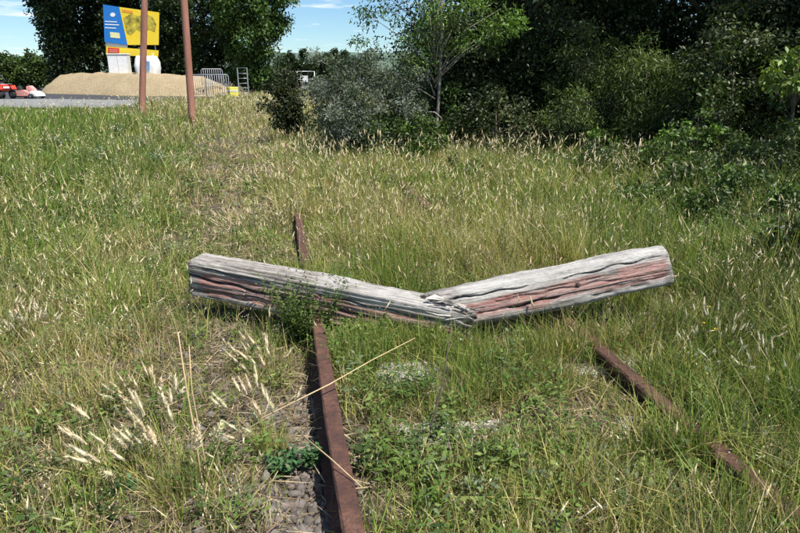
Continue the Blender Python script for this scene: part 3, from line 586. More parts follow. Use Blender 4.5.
wedge('saddle', [(-.75, .88), (.05, .86), (.1, .98), (-.2, 1.0), (-.7, 1.08)], -.16, .16, M_DARK, qo, .03)
part_tube('handlebar', [(.25, -.42, 1.18), (.38, -.2, 1.16), (.4, 0, 1.1), (.38, .2, 1.16), (.25, .42, 1.18)], .022, M_DARK, qo)
part_tube('front_rack', [(.5, -.4, 1.0), (1.0, -.4, .98), (1.0, .4, .98), (.5, .4, 1.0)], .02, M_STEEL, qo)
wedge('headlight', [(.92, .68), (1.0, .7), (.99, .82), (.9, .82)], -.2, .2, M_WHITE, qo, .01)
wedge('engine', [(-.4, .28), (.3, .28), (.3, .5), (-.4, .5)], -.22, .22, M_STEEL, qo, .02)
for (x, s) in ((-.72, -1), (-.72, 1), (.74, -1), (.74, 1)): wheel(qo, (x, s*.46, .3), .3, .26)
tag(qo, 'red quad bike carrying a rider on the dark asphalt', 'quad bike')
# rider: one skinned body
bmx = bmesh.new(); J = {}
def jv(n, p): J[n] = bmx.verts.new(p)
for n, p in dict(pel=(-.32, 0, 1.12), spi=(-.27, 0, 1.35), che=(-.18, 0, 1.58), nek=(-.11, 0, 1.76), hd=(-.08, 0, 1.86), lsh=(-.15, .2, 1.66), lel=(.02, .32, 1.42), lha=(.24, .36, 1.22), rsh=(-.15, -.2, 1.66), rel=(.02, -.32, 1.42), rha=(.24, -.36, 1.22), lhi=(-.28, .13, 1.07), lkn=(.14, .3, .98), lan=(-.02, .33, .55), lto=(.14, .33, .5), rhi=(-.28, -.13, 1.07), rkn=(.14, -.3, .98), ran=(-.02, -.33, .55), rto=(.14, -.33, .5)).items(): jv(n, p)
for pr_ in ('pel spi', 'spi che', 'che nek', 'nek hd', 'che lsh', 'lsh lel', 'lel lha', 'che rsh', 'rsh rel', 'rel rha', 'pel lhi', 'lhi lkn', 'lkn lan', 'lan lto', 'pel rhi', 'rhi rkn', 'rkn ran', 'ran rto'):
    a_, b__ = pr_.split(); bmx.edges.new((J[a_], J[b__]))
rad = dict(pel=.15, spi=.14, che=.17, nek=.07, hd=.07, lsh=.08, lel=.055, lha=.04, rsh=.08, rel=.055, rha=.04, lhi=.11, lkn=.075, lan=.05, lto=.045, rhi=.11, rkn=.075, ran=.05, rto=.045)
names = list(J); bmx.verts.index_update(); me = bpy.data.meshes.new('person'); bmx.to_mesh(me); bmx.free()
po = link('person', me, M_DARK); sk = po.modifiers.new('skin', 'SKIN'); po.modifiers.new('sub', 'SUBSURF').levels = 2; po.modifiers['sub'].render_levels = 2
for i, n_ in enumerate(names): me.skin_vertices[0].data[i].radius = (rad[n_], rad[n_])
me.skin_vertices[0].data[0].use_root = True
po.location = qo.location; po.rotation_euler = qo.rotation_euler
bm = bmesh.new(); bmesh.ops.create_uvsphere(bm, u_segments=16, v_segments=12, radius=.15)
for v in bm.verts: v.co = Vector((v.co.x*1.1 - .06, v.co.y*.92, v.co.z*1.05 + 1.93))
hm = bm_obj('helmet', bm, M_BLUEH, po, True)
bm = bmesh.new(); bx(bm, (.055, 0, 1.93), (.10, .22, .10), None, .02); bm_obj('visor', bm, M_WHITE, hm)
tag(po, 'person in dark clothes and a blue helmet riding the red quad bike', 'person')

# trees beyond the road
DK = [(0.022, 0.042, 0.010), (0.034, 0.058, 0.014), (0.016, 0.030, 0.009)]; LG = [(0.055, 0.105, 0.016), (0.07, 0.13, 0.024), (0.04, 0.075, 0.014)]
p = AT(64, 70, 62); make_tree('ivy_trunk_tree', 'tree with a thick ivy-wrapped trunk left of the billboard', (p.x, 62, 0), 13, .45, (1, 0, 10.5), (4, 4, 4), 90, 1.2, 130, .38, DK, group='trees beyond the road', zmin=7, extra=[(random.uniform(-.75, .75), random.uniform(-.6, .6), z) for z in np.linspace(.8, 9, 46)])
p = AT(95, 70, 66); make_tree('roadside_tree', 'dark tree with low shaded boughs directly behind the billboard', (p.x, 66, 0), 13, .4, (0, 0, 7.5), (4.4, 4, 6.6), 150, 1.1, 150, .36, DK, group='trees beyond the road', zmin=1.0)
p = AT(150, 70, 68); make_tree('roadside_tree', 'dark leafy tree seen above the white bulk bag', (p.x, 68, 0), 13, .45, (0, 0, 7.0), (5.2, 4, 7), 180, 1.15, 150, .36, DK, group='trees beyond the road', zmin=.8)
p = AT(205, 70, 64); make_tree('roadside_tree', 'dark green tree rising behind the steel barriers', (p.x, 64, 0), 13, .42, (0, 0, 6.8), (4.2, 4, 6.8), 160, 1.1, 150, .34, DK + [LG[2]], group='trees beyond the road', zmin=.8)
p = AT(255, 70, 60); make_tree('acacia_tree', 'light green tree with a spreading crown beside the open sky', (p.x, 60, 0), 12, .35, (0, 0, 8.2), (3.7, 4, 5.2), 170, .9, 150, .28, LG, group='trees beyond the road', zmin=3.6, droop=.6, extra=[(random.uniform(-2.4, 1.6), random.uniform(-1.5, 1.5), random.uniform(.6, 4)) for _ in range(45)])
vbh = None
for i, pxx in enumerate(np.linspace(-36, 46, 9)):
    p = AT(pxx, 70, 74); h = 3.6 + .4*math.sin(i*2.1)
    make_tree('hedge_bush', ['rounded green bush in the tall hedge behind the kart', 'taller green bush in the hedge behind the kart'][i % 2], (p.x, 74 + random.uniform(-.6, .6), 0), h*.7, .08, (0, 0, h*.52), (1.5, 1.3, h*.5), 60, .6, 70, .30, MID, 'bush', 'hedge bushes left of the trees', zmin=.2, limbs=4)
for i, (pxx, tp, yy, wd) in enumerate(((284, 53, 95, 2.0), (291, 48, 100, 1.3), (305, 47, 98, 1.2), (299, 58, 92, 1.6), (318, 55, 96, 2.2), (327, 54, 92, 2.0), (334, 47, 98, 1.1), (345, 48, 100, 1.2), (340, 56, 94, 2.0), (352, 57, 92, 2.4), (364, 56, 95, 2.2), (311, 59, 90, 1.7))):
    p = AT(pxx, 75, yy); h = AT(pxx, tp, yy).z; slim = wd < 1.5
    lab = 'slender dark cypress spiking above the far tree line' if slim else 'low dark conifer in the far tree line behind the pipe fence'
    make_tree('cypress_tree' if slim else 'conifer_tree', lab, (p.x, yy, 0), h*.95, .12, (0, 0, h*.5), (wd*.5, wd*.5, h*.5), 60, .4 if slim else .55, 50, .30, DK, 'tree', 'cypresses in the far line' if slim else 'conifers in the far line', zmin=.2, limbs=3)

# shrubs by the track
make_tree('silver_bush', 'silvery grey-green bush growing where the track disappears', (-0.75, 12.5, 0), 1.5, .05, (0.1, 0, .85), (1.12, .8, .9), 130, .24, 230, .06, SILVER, 'bush', extra=[(random.uniform(-1.1, 1.2), random.uniform(-.4, .4), random.uniform(1.2, 2.0)) for _ in range(34)], zmin=.1, asp=.36, droop=.0, limbs=24, bark=M_PALEBARK)
make_tree('dark_bush', 'small dark bush standing on the rail beside the silvery bush', (-2.75, 15.4, 0), 1.2, .05, (0.05, 0, .85), (.40, .4, .8), 40, .24, 130, .075, [(.022, .032, .011), (.04, .052, .018)], 'bush', zmin=.1, limbs=16, hollow=.1, extra=[(-.35, 0, 1.35), (.3, .1, 1.5), (-.5, -.1, .9), (.45, 0, .5), (-.1, 0, 1.65)])
make_tree('leafy_bush', 'green leafy bush at the foot of the silvery bush', (0.0, 12.0, 0), .9, .04, (0, 0, .45), (.9, .5, .5), 70, .2, 90, .065, MID + [BRIGHT[1]], 'bush', zmin=.05, limbs=8)
make_tree('slender_tree', 'slender young tree with pale stem and bright feathery leaves', (0.68, 12.6, 0), 6.0, .036, (0.0, 0.2, 4.0), (.95, .8, 2.2), 60, .26, 95, .075, MID + BRIGHT, zmin=.5, bark=M_PALEBARK, asp=.36, hollow=.1, limbs=30,
    extra=[(x, random.uniform(-.5, .1), z) for x, z in [(random.uniform(.0, 1.5), random.uniform(2.0, 2.75)) for _ in range(26)]] + [(random.uniform(-1.5, .2), random.uniform(-.3, .4), random.uniform(1.6, 4)) for _ in range(40)] + [(random.choice((-1, 1))*random.uniform(.22, .6), .1, random.uniform(.5, 1.9)) for _ in range(14)])
BROOM = [(0.12, 0.17, 0.035), (0.09, 0.13, 0.03), (0.17, 0.20, 0.05)]
for (x_, y_, z_, rx_, h_, lab) in ((3.75, 12.9, .1, .8, 2.5, 'tall yellow-green shrub with drooping fine twigs on the sunlit bank'), (4.6, 12.1, .3, .75, 1.9, 'broad yellow-green shrub with fine twigs lower on the sunlit bank'), (5.3, 11.4, .4, .7, 1.3, 'low yellow-green shrub with fine twigs at the foot of the sunlit bank'), (3.3, 12.3, .1, .6, 1.2, 'small olive shrub with fine twigs in front of the dark thicket')):
    make_tree('broom_shrub', lab, (x_, y_, z_), h_*.7, .04, (0, 0, h_*.5), (rx_, .6, h_*.55), 80, .26, 150, .095, [(0.10, 0.15, 0.034), (0.065, 0.10, 0.025), (0.135, 0.18, 0.046), (.045, .06, .024)], 'shrub', 'fine-twigged shrubs on the bank', zmin=.0, asp=.16, droop=.5, limbs=16, hollow=.1)
make_tree('bramble_bush', 'dark bramble thicket at the foot of the bank', (1.9, 12.7, .1), .9, .04, (0, 0, .5), (.9, .6, .7), 60, .26, 80, .07, IVY, 'bush', zmin=.0, limbs=10)
make_tree('bramble_bush', 'bramble thicket with pale leaf flecks right of the sunlit shrub', (5.6, 10.9, .45), 1.2, .05, (0, 0, .9), (1.0, .7, 1.1), 90, .28, 100, .07, IVY + MID, 'bush', zmin=.0, limbs=14)
make_tree('hazel_bush', 'mid green bush spreading over the wild grass verge', (7.0, 9.6, .5), 1.5, .05, (0, 0, 1.1), (1.2, .8, 1.3), 110, .28, 100, .075, MID + IVY, 'bush', zmin=.0, limbs=14)
make_tree('sapling', 'sapling with bright yellow-green leaves at the thicket edge', (4.95, 8.1, .3), 1.5, .02, (0, 0, 1.35), (.42, .35, .28), 16, .16, 40, .10, [(0.15, 0.22, 0.035), (0.12, 0.19, 0.035)], 'sapling', zmin=.2, limbs=14, asp=.45)
make_tree('sapling', 'low leafy sapling sprouting below the dark thicket', (3.25, 10.3, .0), .7, .015, (0, 0, .5), (.30, .25, .28), 14, .12, 40, .07, MID + [BRIGHT[1]], 'sapling', zmin=.05, limbs=8)
make_tree('sapling', 'leafy green sapling in front of the bramble thicket', (4.5, 9.6, .15), .9, .015, (0, 0, .6), (.35, .3, .40), 18, .13, 40, .07, MID + [BRIGHT[0]], 'sapling', zmin=.05, limbs=8)
for (px_, py_, h_, rx_, pal_, lab) in ((690, 205, .55, .45, MID, 'knee-high green nettle clump beyond the bleached timber end'), (765, 205, .65, .5, MID + IVY, 'tall nettle clump at the edge of the bramble thicket'), (735, 190, .6, .4, IVY + MID, 'dark nettle clump between the lighter ones'), (640, 188, .4, .4, MID, 'low nettle clump in front of the fine-twigged shrubs'), (795, 240, .5, .35, MID + [BRIGHT[1]], 'light green nettle clump in the wild grass verge'),
    (600, 180, .5, .45, IVY + MID, 'dark nettle clump below the low leafy sapling'), (668, 190, .75, .4, MID + [BRIGHT[0]], 'tall bright nettle clump before the brambles'), (712, 178, .9, .5, IVY + MID, 'shoulder-high dark nettle clump against the brambles'), (745, 222, .55, .4, MID + [BRIGHT[1]], 'bright nettle clump in the dark green verge grass'), (785, 200, .9, .5, MID, 'tall nettle clump under the yellow-green sapling'), (700, 232, .4, .35, MID, 'knee-high nettle clump in the verge grass above the timber end'), (790, 285, .45, .35, MID + IVY, 'dark nettle clump beside the white bristle heads'), (640, 212, .35, .35, MID + [BRIGHT[1]], 'low bright nettle clump in the pale meadow edge')):
    g_ = G(px_, py_); make_tree('nettle_clump', lab, (g_.x, g_.y, float(gz(np.array(g_.x), np.array(g_.y)))), h_*.8, .012, (0, 0, h_*.5), (rx_, rx_*.8, h_*.55), 40, .13, 50, .065, pal_, 'nettles', 'nettle clumps on the verge', zmin=.02, limbs=10, asp=.4)
make_tree('leafy_bush', 'low broad-leaved plant among the pale grass behind the timbers', (0.98, 9.6, 0), .35, .01, (0, 0, .25), (.28, .25, .25), 14, .1, 30, .07, MID, 'bush', zmin=.02, limbs=4)

# ------------------------------------------------------------------ meadow grass
# columns: px, py, sx, sy, weight, density, height, green, olive, straw, dark, heads
Z = np.array([
 (70, 150, 110, 45, 1.4, 1.0, .42, .95, .22, .03, .25, .02),
 (20, 230, 60, 25, .7, 1.0, .3, .7, .4, .15, .15, .05),
 (215, 112, 55, 16, 1.5, 1.0, .45, .10, .35, .75, .02, .10),
 (120, 190, 80, 25, .6, 1.0, .36, .40, .45, .22, .15, .04),
 (225, 185, 34, 55, 3.2, .34, .08, .10, .25, .95, .00, .03),
 (90, 290, 130, 60, 1.0, .85, .24, .42, .48, .40, .12, .22),
 (40, 350, 70, 40, .7, .9, .24, .40, .50, .42, .04, .10),
 (80, 480, 120, 60, 1.0, .45, .17, .35, .40, .55, .10, .05),
 (250, 430, 75, 90, 1.3, .14, .13, .25, .35, .75, .00, .05),
 (298, 490, 22, 55, 3.0, .03, .08, .2, .3, .6, .0, .0),
 (205, 350, 35, 45, 1.2, .10, .10, .15, .30, .85, .00, .02),
 (330, 190, 70, 45, 1.0, .95, .34, .25, .55, .42, .02, .32),
 (470, 215, 90, 45, 1.2, 1.0, .34, .38, .70, .28, .04, .20),
 (560, 190, 60, 25, .8, 1.0, .38, .40, .60, .28, .08, .3),
 (710, 225, 95, 50, 1.5, 1.0, .36, .70, .35, .10, .50, .04),
 (760, 330, 80, 60, 1.2, 1.0, .36, .62, .30, .10, .60, .16),  # high dark weight paints the trees' shadow into the grass colour
 (660, 310, 50, 30, .8, .95, .26, .50, .55, .22, .20, .28),
 (545, 437, 80, 14, 4.0, .22, .08, .25, .5, .6, .0, .0),
 (240, 318, 55, 14, 1.6, .9, .22, .45, .5, .3, .1, .03),
 (440, 420, 95, 75, 1.2, .95, .16, .62, .50, .22, .12, .01),
 (570, 385, 50, 40, 1.0, .75, .15, .25, .50, .60, .02, .02),
 (560, 480, 90, 45, 1.0, .95, .18, .48, .55, .30, .12, .01),
 (720, 470, 80, 60, 1.0, 1.0, .26, .58, .40, .18, .35, .02)])
def zones(P):
    q = PX(P); d = np.exp(-((q[:, None, 0] - Z[None, :, 0])/Z[None, :, 2])**2*.7 - ((q[:, None, 1] - Z[None, :, 1])/Z[None, :, 3])**2*.7)*Z[None, :, 4] + 1e-6
    d /= d.sum(1, keepdims=True); return d @ Z[:, 5:], q
GREEN = np.array([0.185, 0.28, 0.05]); OLIVE = np.array([0.42, 0.41, 0.13]); STRAW = np.array([0.70, 0.58, 0.34]); DARK = np.array([0.07, 0.115, 0.03])
PALS = np.stack([GREEN, OLIVE, STRAW, DARK])
def scatter(n0, rmin, rmax, pw, rref):
    """areal density n0 per m2 inside rref, falling as (rref/r)^pw"""
    ang = R(46); rr = np.linspace(rmin, rmax, 4000); dens = n0*np.minimum(1, (rref/rr)**pw)*rr*2*ang; cdf = np.cumsum(dens)*(rr[1] - rr[0]); N = int(cdf[-1])
    r = np.interp(rng.uniform(0, cdf[-1], N), cdf, rr); a = rng.uniform(-ang, ang, N)
    return np.stack([r*np.sin(a), r*np.cos(a) + 0.0, np.zeros(N)], 1), r
BEAMS = ((LA, LB), (RA, RB))
def keep(P, r, dens):
    x, y = P[:, 0], P[:, 1]; cl_ = np.clip((.6*vnoise(x, y, 4.2, 4) + .4*vnoise(x, y, 9.5, 14) - .30)/.30, 0, 1); k = rng.uniform(0, 1, len(P)) < dens*(0.16 + 1.15*cl_)
    k &= (np.abs(x - lrail(y)) > 0.05) | ((y > 3.8) & (y < 4.7)) | (y > 6.6); k &= ~((x - lrail(y) > -0.16) & (x - lrail(y) < 0) & (y < 3.4) & (rng.uniform(0, 1, len(P)) > .06)); k &= (np.abs(x - rrail(y)) > 0.02) | (y > 3.9)
    for A_, B_ in BEAMS:
        f = (x - A_.x)/(B_.x - A_.x); yc = A_.y + (B_.y - A_.y)*f; k &= ~((f > -.02) & (f < 1.02) & (np.abs(y - yc) < 0.13))
    q = PX(P); k &= ~((q[:, 1] < 108.5 - np.clip((q[:, 0] - 100)*.08, 0, 12)) & (q[:, 0] < 215) & (y > 28))
    bank = np.clip((x - 3.0 - .05*(y - 10)), 0, 9); k &= ~((y > 13.5) & (x > 1.0)); k &= rng.uniform(0, 1, len(P)) > np.clip((bank - .6)*.4, 0, .85)*(y > 9)
    return k
P, r = scatter(8700, 1.15, 62, 2.1, 3.6)
zp, q = zones(P); k = keep(P, r, zp[:, 0]); P, r, zp, q = P[k], r[k], zp[k], q[k]
n = len(P); print('blades', n)
P[:, 2] = gz(P[:, 0], P[:, 1]) - .01
clump = vnoise(P[:, 0], P[:, 1], 5.0, 6); patch = vnoise(P[:, 0], P[:, 1], 1.3, 7)
wts = np.maximum(zp[:, 2:6], 0)*np.stack([.2 + 1.9*patch**1.6, np.ones(n)*.85, .15 + 2.0*(1 - patch)**1.6, .5 + 1.8*vnoise(P[:, 0], P[:, 1], 2.9, 21)**2], 1); wts /= wts.sum(1, keepdims=True)
cls = (rng.uniform(0, 1, (n, 1)) > np.cumsum(wts, 1)).sum(1).clip(0, 3); brown = (cls == 2) & (rng.uniform(0, 1, n) < .32)
H = zp[:, 1]*rng.uniform(.3, 1.3, n)*(0.45 + 1.1*clump)*(.75 + .5*vnoise(P[:, 0], P[:, 1], 1.7, 9))
H = np.where((q[:, 1] < 118) & (q[:, 0] < 135), H*.45, H)
# low where the timbers, the bare rail and the half-hidden rail show
x, y = P[:, 0], P[:, 1]
front = (y > 2.6) & (y < 4.0) & (np.abs(x - .2) < 2.0); H = np.where(front, np.minimum(H, .18 + .22*rng.uniform(0, 1, n)**2), H)
u_ = rng.uniform(0, 1, n)
H = np.where((x > .85) & (x < 2.15) & (y > 3.2) & (y < 3.62), np.maximum(H, .10 + .30*u_**1.5), H); H = np.where((x > -1.6) & (x < -.62) & (y > 3.35) & (y < 3.85), np.maximum(H, .07 + .24*u_**1.5), H); H = np.where((x > -.6) & (x < .85) & (y > 3.05) & (y < 3.5), np.maximum(H, .09 + .20*u_**1.5), H)
dl = np.abs(x - lrail(y)); bare = (y < 2.95) | ((y > 4.7) & (y < 6.6))
H = np.where((dl < .35) & bare, np.minimum(H, np.where(x > lrail(y), .13, .05) + .45*dl), H); H = np.where((dl < .22) & ~bare & (y > 3.9), np.maximum(H, .16 + .2*u_), H)
dr_ = x - rrail(y); bare = ((y > 2.42) & (y < 3.15)) | ((y > 1.95) & (y < 2.18)); nr = (dr_ > -.32) & (dr_ < .06)
H = np.where(nr & bare & (u_ > .35*vnoise(x, y, 6, 3)), np.minimum(H, .05 + .18*np.abs(dr_)), H); H = np.where(nr & ~bare & (np.abs(y - 3.6) > .35), np.maximum(H, .15 + .2*u_), H)
sw = np.maximum(1, r/4.2); W = rng.uniform(.0024, .0064, n)*sw*np.where(cls == 2, .8, 1.0)
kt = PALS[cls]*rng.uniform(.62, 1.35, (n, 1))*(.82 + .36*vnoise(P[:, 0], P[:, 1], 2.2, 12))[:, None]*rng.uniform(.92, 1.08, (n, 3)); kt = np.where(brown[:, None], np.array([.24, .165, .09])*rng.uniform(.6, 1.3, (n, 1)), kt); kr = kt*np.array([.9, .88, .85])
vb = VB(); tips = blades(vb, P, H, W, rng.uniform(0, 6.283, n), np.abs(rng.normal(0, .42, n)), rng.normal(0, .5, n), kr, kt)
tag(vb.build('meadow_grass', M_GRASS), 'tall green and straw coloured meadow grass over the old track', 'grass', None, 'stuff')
# dry litter lying on the ground
P, r = scatter(2300, 1.2, 14, 1.9, 3.2); zp, q = zones(P); k = rng.uniform(0, 1, len(P)) < np.clip(zp[:, 4]*1.4, .1, 1); k &= ~((np.hypot(q[:, 0] - 300, (q[:, 1] - 490)*.5) < 30) & (rng.uniform(0, 1, len(P)) > .25)); k &= np.abs(P[:, 0] - lrail(P[:, 1])) > .05
P, r = P[k], r[k]; n = len(P); P[:, 2] = gz(P[:, 0], P[:, 1]) + rng.uniform(.0, .035, n)
th = rng.uniform(0, 6.283, n); D = np.stack([np.cos(th), np.sin(th), rng.normal(0, .18, n)], 1); Nn = rng.normal(size=(n, 3))*.4; Nn[:, 2] += 1
vb = VB(); leaves(vb, P, D, Nn, rng.uniform(.05, .24, n), rng.uniform(.002, .006, n)*np.maximum(1, r/4), np.where(rng.uniform(0, 1, (n, 1)) < .55, jit((.20, .145, .09), n, .4), jit((.46, .37, .23), n, .35)))
tag(vb.build('straw_litter', M_DRY), 'dry straw and dead stems littering the ground', 'straw', None, 'stuff')
# fine seed stalks: pale panicles and bristly spikes
P, r = scatter(230, 1.3, 40, 1.7, 4.0); zp, q = zones(P); k = keep(P, r, np.ones(len(P))*.8); k &= rng.uniform(0, 1, len(P)) < np.clip(zp[:, 6]*6 + .12, 0, 1)
k &= ~((P[:, 1] > 2.2) & (P[:, 1] < 3.7) & (np.abs(P[:, 0] - .2) < 1.9) & (rng.uniform(0, 1, len(P)) > np.where(P[:, 1] > 2.9, .4, .12)))
P, r, zp = P[k], r[k], zp[k]; n = len(P); P[:, 2] = gz(P[:, 0], P[:, 1]); sw = np.maximum(1, r/5)
Hh = (zp[:, 1]*1.15 + .06)*rng.uniform(.75, 1.3, n); Hh = np.where((P[:, 1] > 2.9) & (P[:, 1] < 3.7) & (np.abs(P[:, 0] - .2) < 1.9), rng.uniform(.2, .42, n), Hh); yaw = rng.uniform(0, 6.283, n); lean = np.abs(rng.normal(0, .22, n)); curl = rng.normal(0.1, .25, n)
ks = jit((.42, .38, .19), n, .25); vb = VB(); tip = blades(vb, P, Hh, .0022*sw*np.ones(n), yaw, lean, curl, ks*.9, ks)
D = np.stack([np.cos(yaw)*(lean + 1.6*curl), np.sin(yaw)*(lean + 1.6*curl), np.ones(n)*.8], 1); D = unit(D)
sp = rng.uniform(0, 1, n) < np.clip(.25 + 1.6*zp[:, 6], 0, .75)
kk = jit((.70, .60, .38), n, .2); L = rng.uniform(.034, .068, n)*np.clip(sw*1.15, 1.1, 2.4)
heads(vb, tip[sp] - D[sp]*.01, D[sp], L[sp], (L*.145)[sp], kk[sp], 16)
i = np.repeat(np.where(~sp)[0], 7); mm = len(i); off = rng.normal(size=(mm, 3))*np.array([.018, .018, .03])*sw[i][:, None]**.5
Dd = rng.normal(size=(mm, 3))*.5; Dd[:, 2] -= .8; leaves(vb, tip[i] + off - D[i]*.03, Dd, rng.normal(size=(mm, 3)), rng.uniform(.008, .017, mm)*sw[i], rng.uniform(.003, .0055, mm)*sw[i], jit((.70, .63, .43), mm, .2))
tag(vb.build('seed_stalks', M_DRY), 'pale seed heads nodding on thin stalks above the meadow', 'grass', None, 'stuff')
# leafy low weeds
P, r = scatter(110, 1.3, 14, 1.4, 4.0); zp, q = zones(P); k = keep(P, r, np.clip(zp[:, 2]*1.3, 0, 1)); P, r, zp = P[k], r[k], zp[k]
ex_ = []
for (cx_, cy_, sxp, nn_) in ((300, 338, 32, 26), (360, 345, 30, 14), (400, 470, 50, 30), (470, 480, 60, 24), (395, 400, 40, 22), (315, 462, 16, 8), (560, 455, 60, 12), (700, 215, 70, 60), (770, 250, 60, 50), (640, 205, 50, 30), (760, 330, 60, 20), (450, 190, 40, 8), (350, 230, 60, 12), (90, 250, 120, 30)):
    for _ in range(nn_): g_ = G(cx_ + random.gauss(0, sxp*.5), cy_ + random.gauss(0, sxp*.35)); ex_.append((g_.x, g_.y, 0))
P = np.concatenate([P, np.array(ex_)]); x, y = P[:, 0], P[:, 1]; k = (np.abs(x - lrail(y)) > .07) & ~((x - lrail(y) > -.22) & (x < lrail(y)) & (y < 2.9)); P = P[k]; n = len(P); P[:, 2] = gz(P[:, 0], P[:, 1]); nl = 26
i = np.repeat(np.arange(n), nl); mm = len(i); wr = np.maximum(1, np.hypot(P[:, 0], P[:, 1])/4.5); hh_ = rng.uniform(.07, .17, n)*np.minimum(wr, 2.2); hz = rng.uniform(.1, 1, mm)*hh_[i]; th = rng.uniform(0, 6.283, mm); rd = rng.uniform(.0, .05, mm)*wr[i]
Pl = P[i] + np.stack([np.cos(th)*rd, np.sin(th)*rd, hz], 1); Dl = np.stack([np.cos(th), np.sin(th), rng.normal(.15, .35, mm)], 1); Nn = rng.normal(size=(mm, 3))*.35; Nn[:, 2] += 1
kc = np.array([(0.10, .17, .035), (.14, .21, .05), (.075, .13, .035), (.15, .19, .10), (.19, .24, .07), (.06, .10, .03)])[rng.integers(0, 6, n)]
vb = VB(); Ll = rng.uniform(.015, .042, mm)*np.minimum(wr, 1.8)[i]; leaves(vb, Pl, Dl, Nn, Ll, Ll*rng.uniform(.3, .6, mm), np.clip(kc[i]*rng.uniform(.75, 1.3, (mm, 1)), 0, 1))
blades(vb, P, hh_*1.05, .003*np.ones(n), rng.uniform(0, 6.28, n), np.zeros(n) + .1, np.zeros(n), kc*.8, kc)
tag(vb.build('low_weeds', M_WEED), 'low leafy green weeds between and beside the rails', 'weeds', None, 'stuff')
# leafy weed leaning over the split timber, and other single plants
def weed(name, label, px, py, h, rad_, nst, leaf, pal, cat='plant', asp=.45, per=22, z=0.0, droop=.0):
    g_ = G(px, py); o = empty(name, (g_.x, g_.y, 0)); vb = VB(); vs = VB(); pal = np.array(pal)
    for s_ in range(nst):
        th = random.uniform(0, 6.283); rr = rad_*random.random()**.5; top = np.array([math.cos(th)*rr, math.sin(th)*rr, h*random.uniform(.6, 1)]); b0 = np.array([top[0]*.25, top[1]*.25, -.01])
        tt = rng.uniform(.15, 1, per); Pp = b0 + (top - b0)*tt[:, None] + rng.normal(0, .008, (per, 3)); a_ = rng.uniform(0, 6.283, per); Dp = np.stack([np.cos(a_), np.sin(a_), rng.normal(.3 - droop, .3, per)], 1)
        Nn = rng.normal(size=(per, 3))*.4; Nn[:, 2] += 1; Lq = leaf*rng.uniform(.6, 1.3, per)*(1.15 - .5*tt); leaves(vb, Pp, Dp, Nn, Lq, Lq*asp, jit(pal[random.randrange(len(pal))], per, .25))
        blades(vs, b0[None], np.array([top[2]]), np.array([.005]), np.array([th]), np.array([math.hypot(top[0]-b0[0], top[1]-b0[1])/top[2]]), np.zeros(1), pal[:1]*.7, pal[:1]*.8)
    vb.build('leaf_mass', M_WEED, o)['kind'] = 'stuff'; vs.build('stems', M_LEAF, o)['kind'] = 'stuff'; return tag(o, label, cat)
weed('leafy_weed', 'leafy green weed climbing over the split grey timber', 310, 336, .46, .32, 190, .028, [(.10, .16, .04), (.13, .19, .05), (.08, .12, .03)])
weed('leafy_weed', 'low leafy weed against the front of the split timber', 356, 350, .22, .26, 50, .03, [(.12, .20, .04), (.15, .24, .05)])
weed('grey_weed', 'bluish grey-green weed among the grass beyond the pale sleeper', 607, 500, .17, .17, 40, .024, [(.14, .18, .11), (.17, .21, .13)])
weed('rosette_weed', 'small blue-green rosette weed on bare ground by the pale tufts', 124, 497, .07, .05, 16, .03, [(.05, .15, .06), (.07, .18, .07)], asp=.7)
weed('rosette_weed', 'blue-green rosette weed beside the gravel and bare rail', 283, 470, .08, .09, 16, .035, [(.09, .19, .08), (.07, .15, .06)], asp=.6)
weed('rosette_weed', 'small green rosette weed touching the bare rail', 312, 462, .08, .05, 12, .03, [(.09, .18, .07)], asp=.6)
for i_, (px_, py_, lab) in enumerate(((98, 172, 'blue-green thistle near the yellow wildflowers'), (62, 152, 'blue-green thistle in the lush meadow towards the pale road'), (140, 160, 'grey-green thistle where the lush meadow turns to straw'), (118, 140, 'small grey thistle in front of the red-brown poles'), (158, 176, 'grey thistle beside the trodden straw path'))):
    weed('thistle', lab, px_, py_, .46, .22, 26, .085, [(.17, .22, .13), (.22, .27, .19), (.12, .18, .08)], asp=.28, per=26)['group'] = 'thistles of the lush meadow'
weed('leafy_weed', 'leafy weed filling the gap between timber and bare rail', 325, 362, .16, .10, 26, .028, [(.12, .19, .04), (.15, .22, .05)])
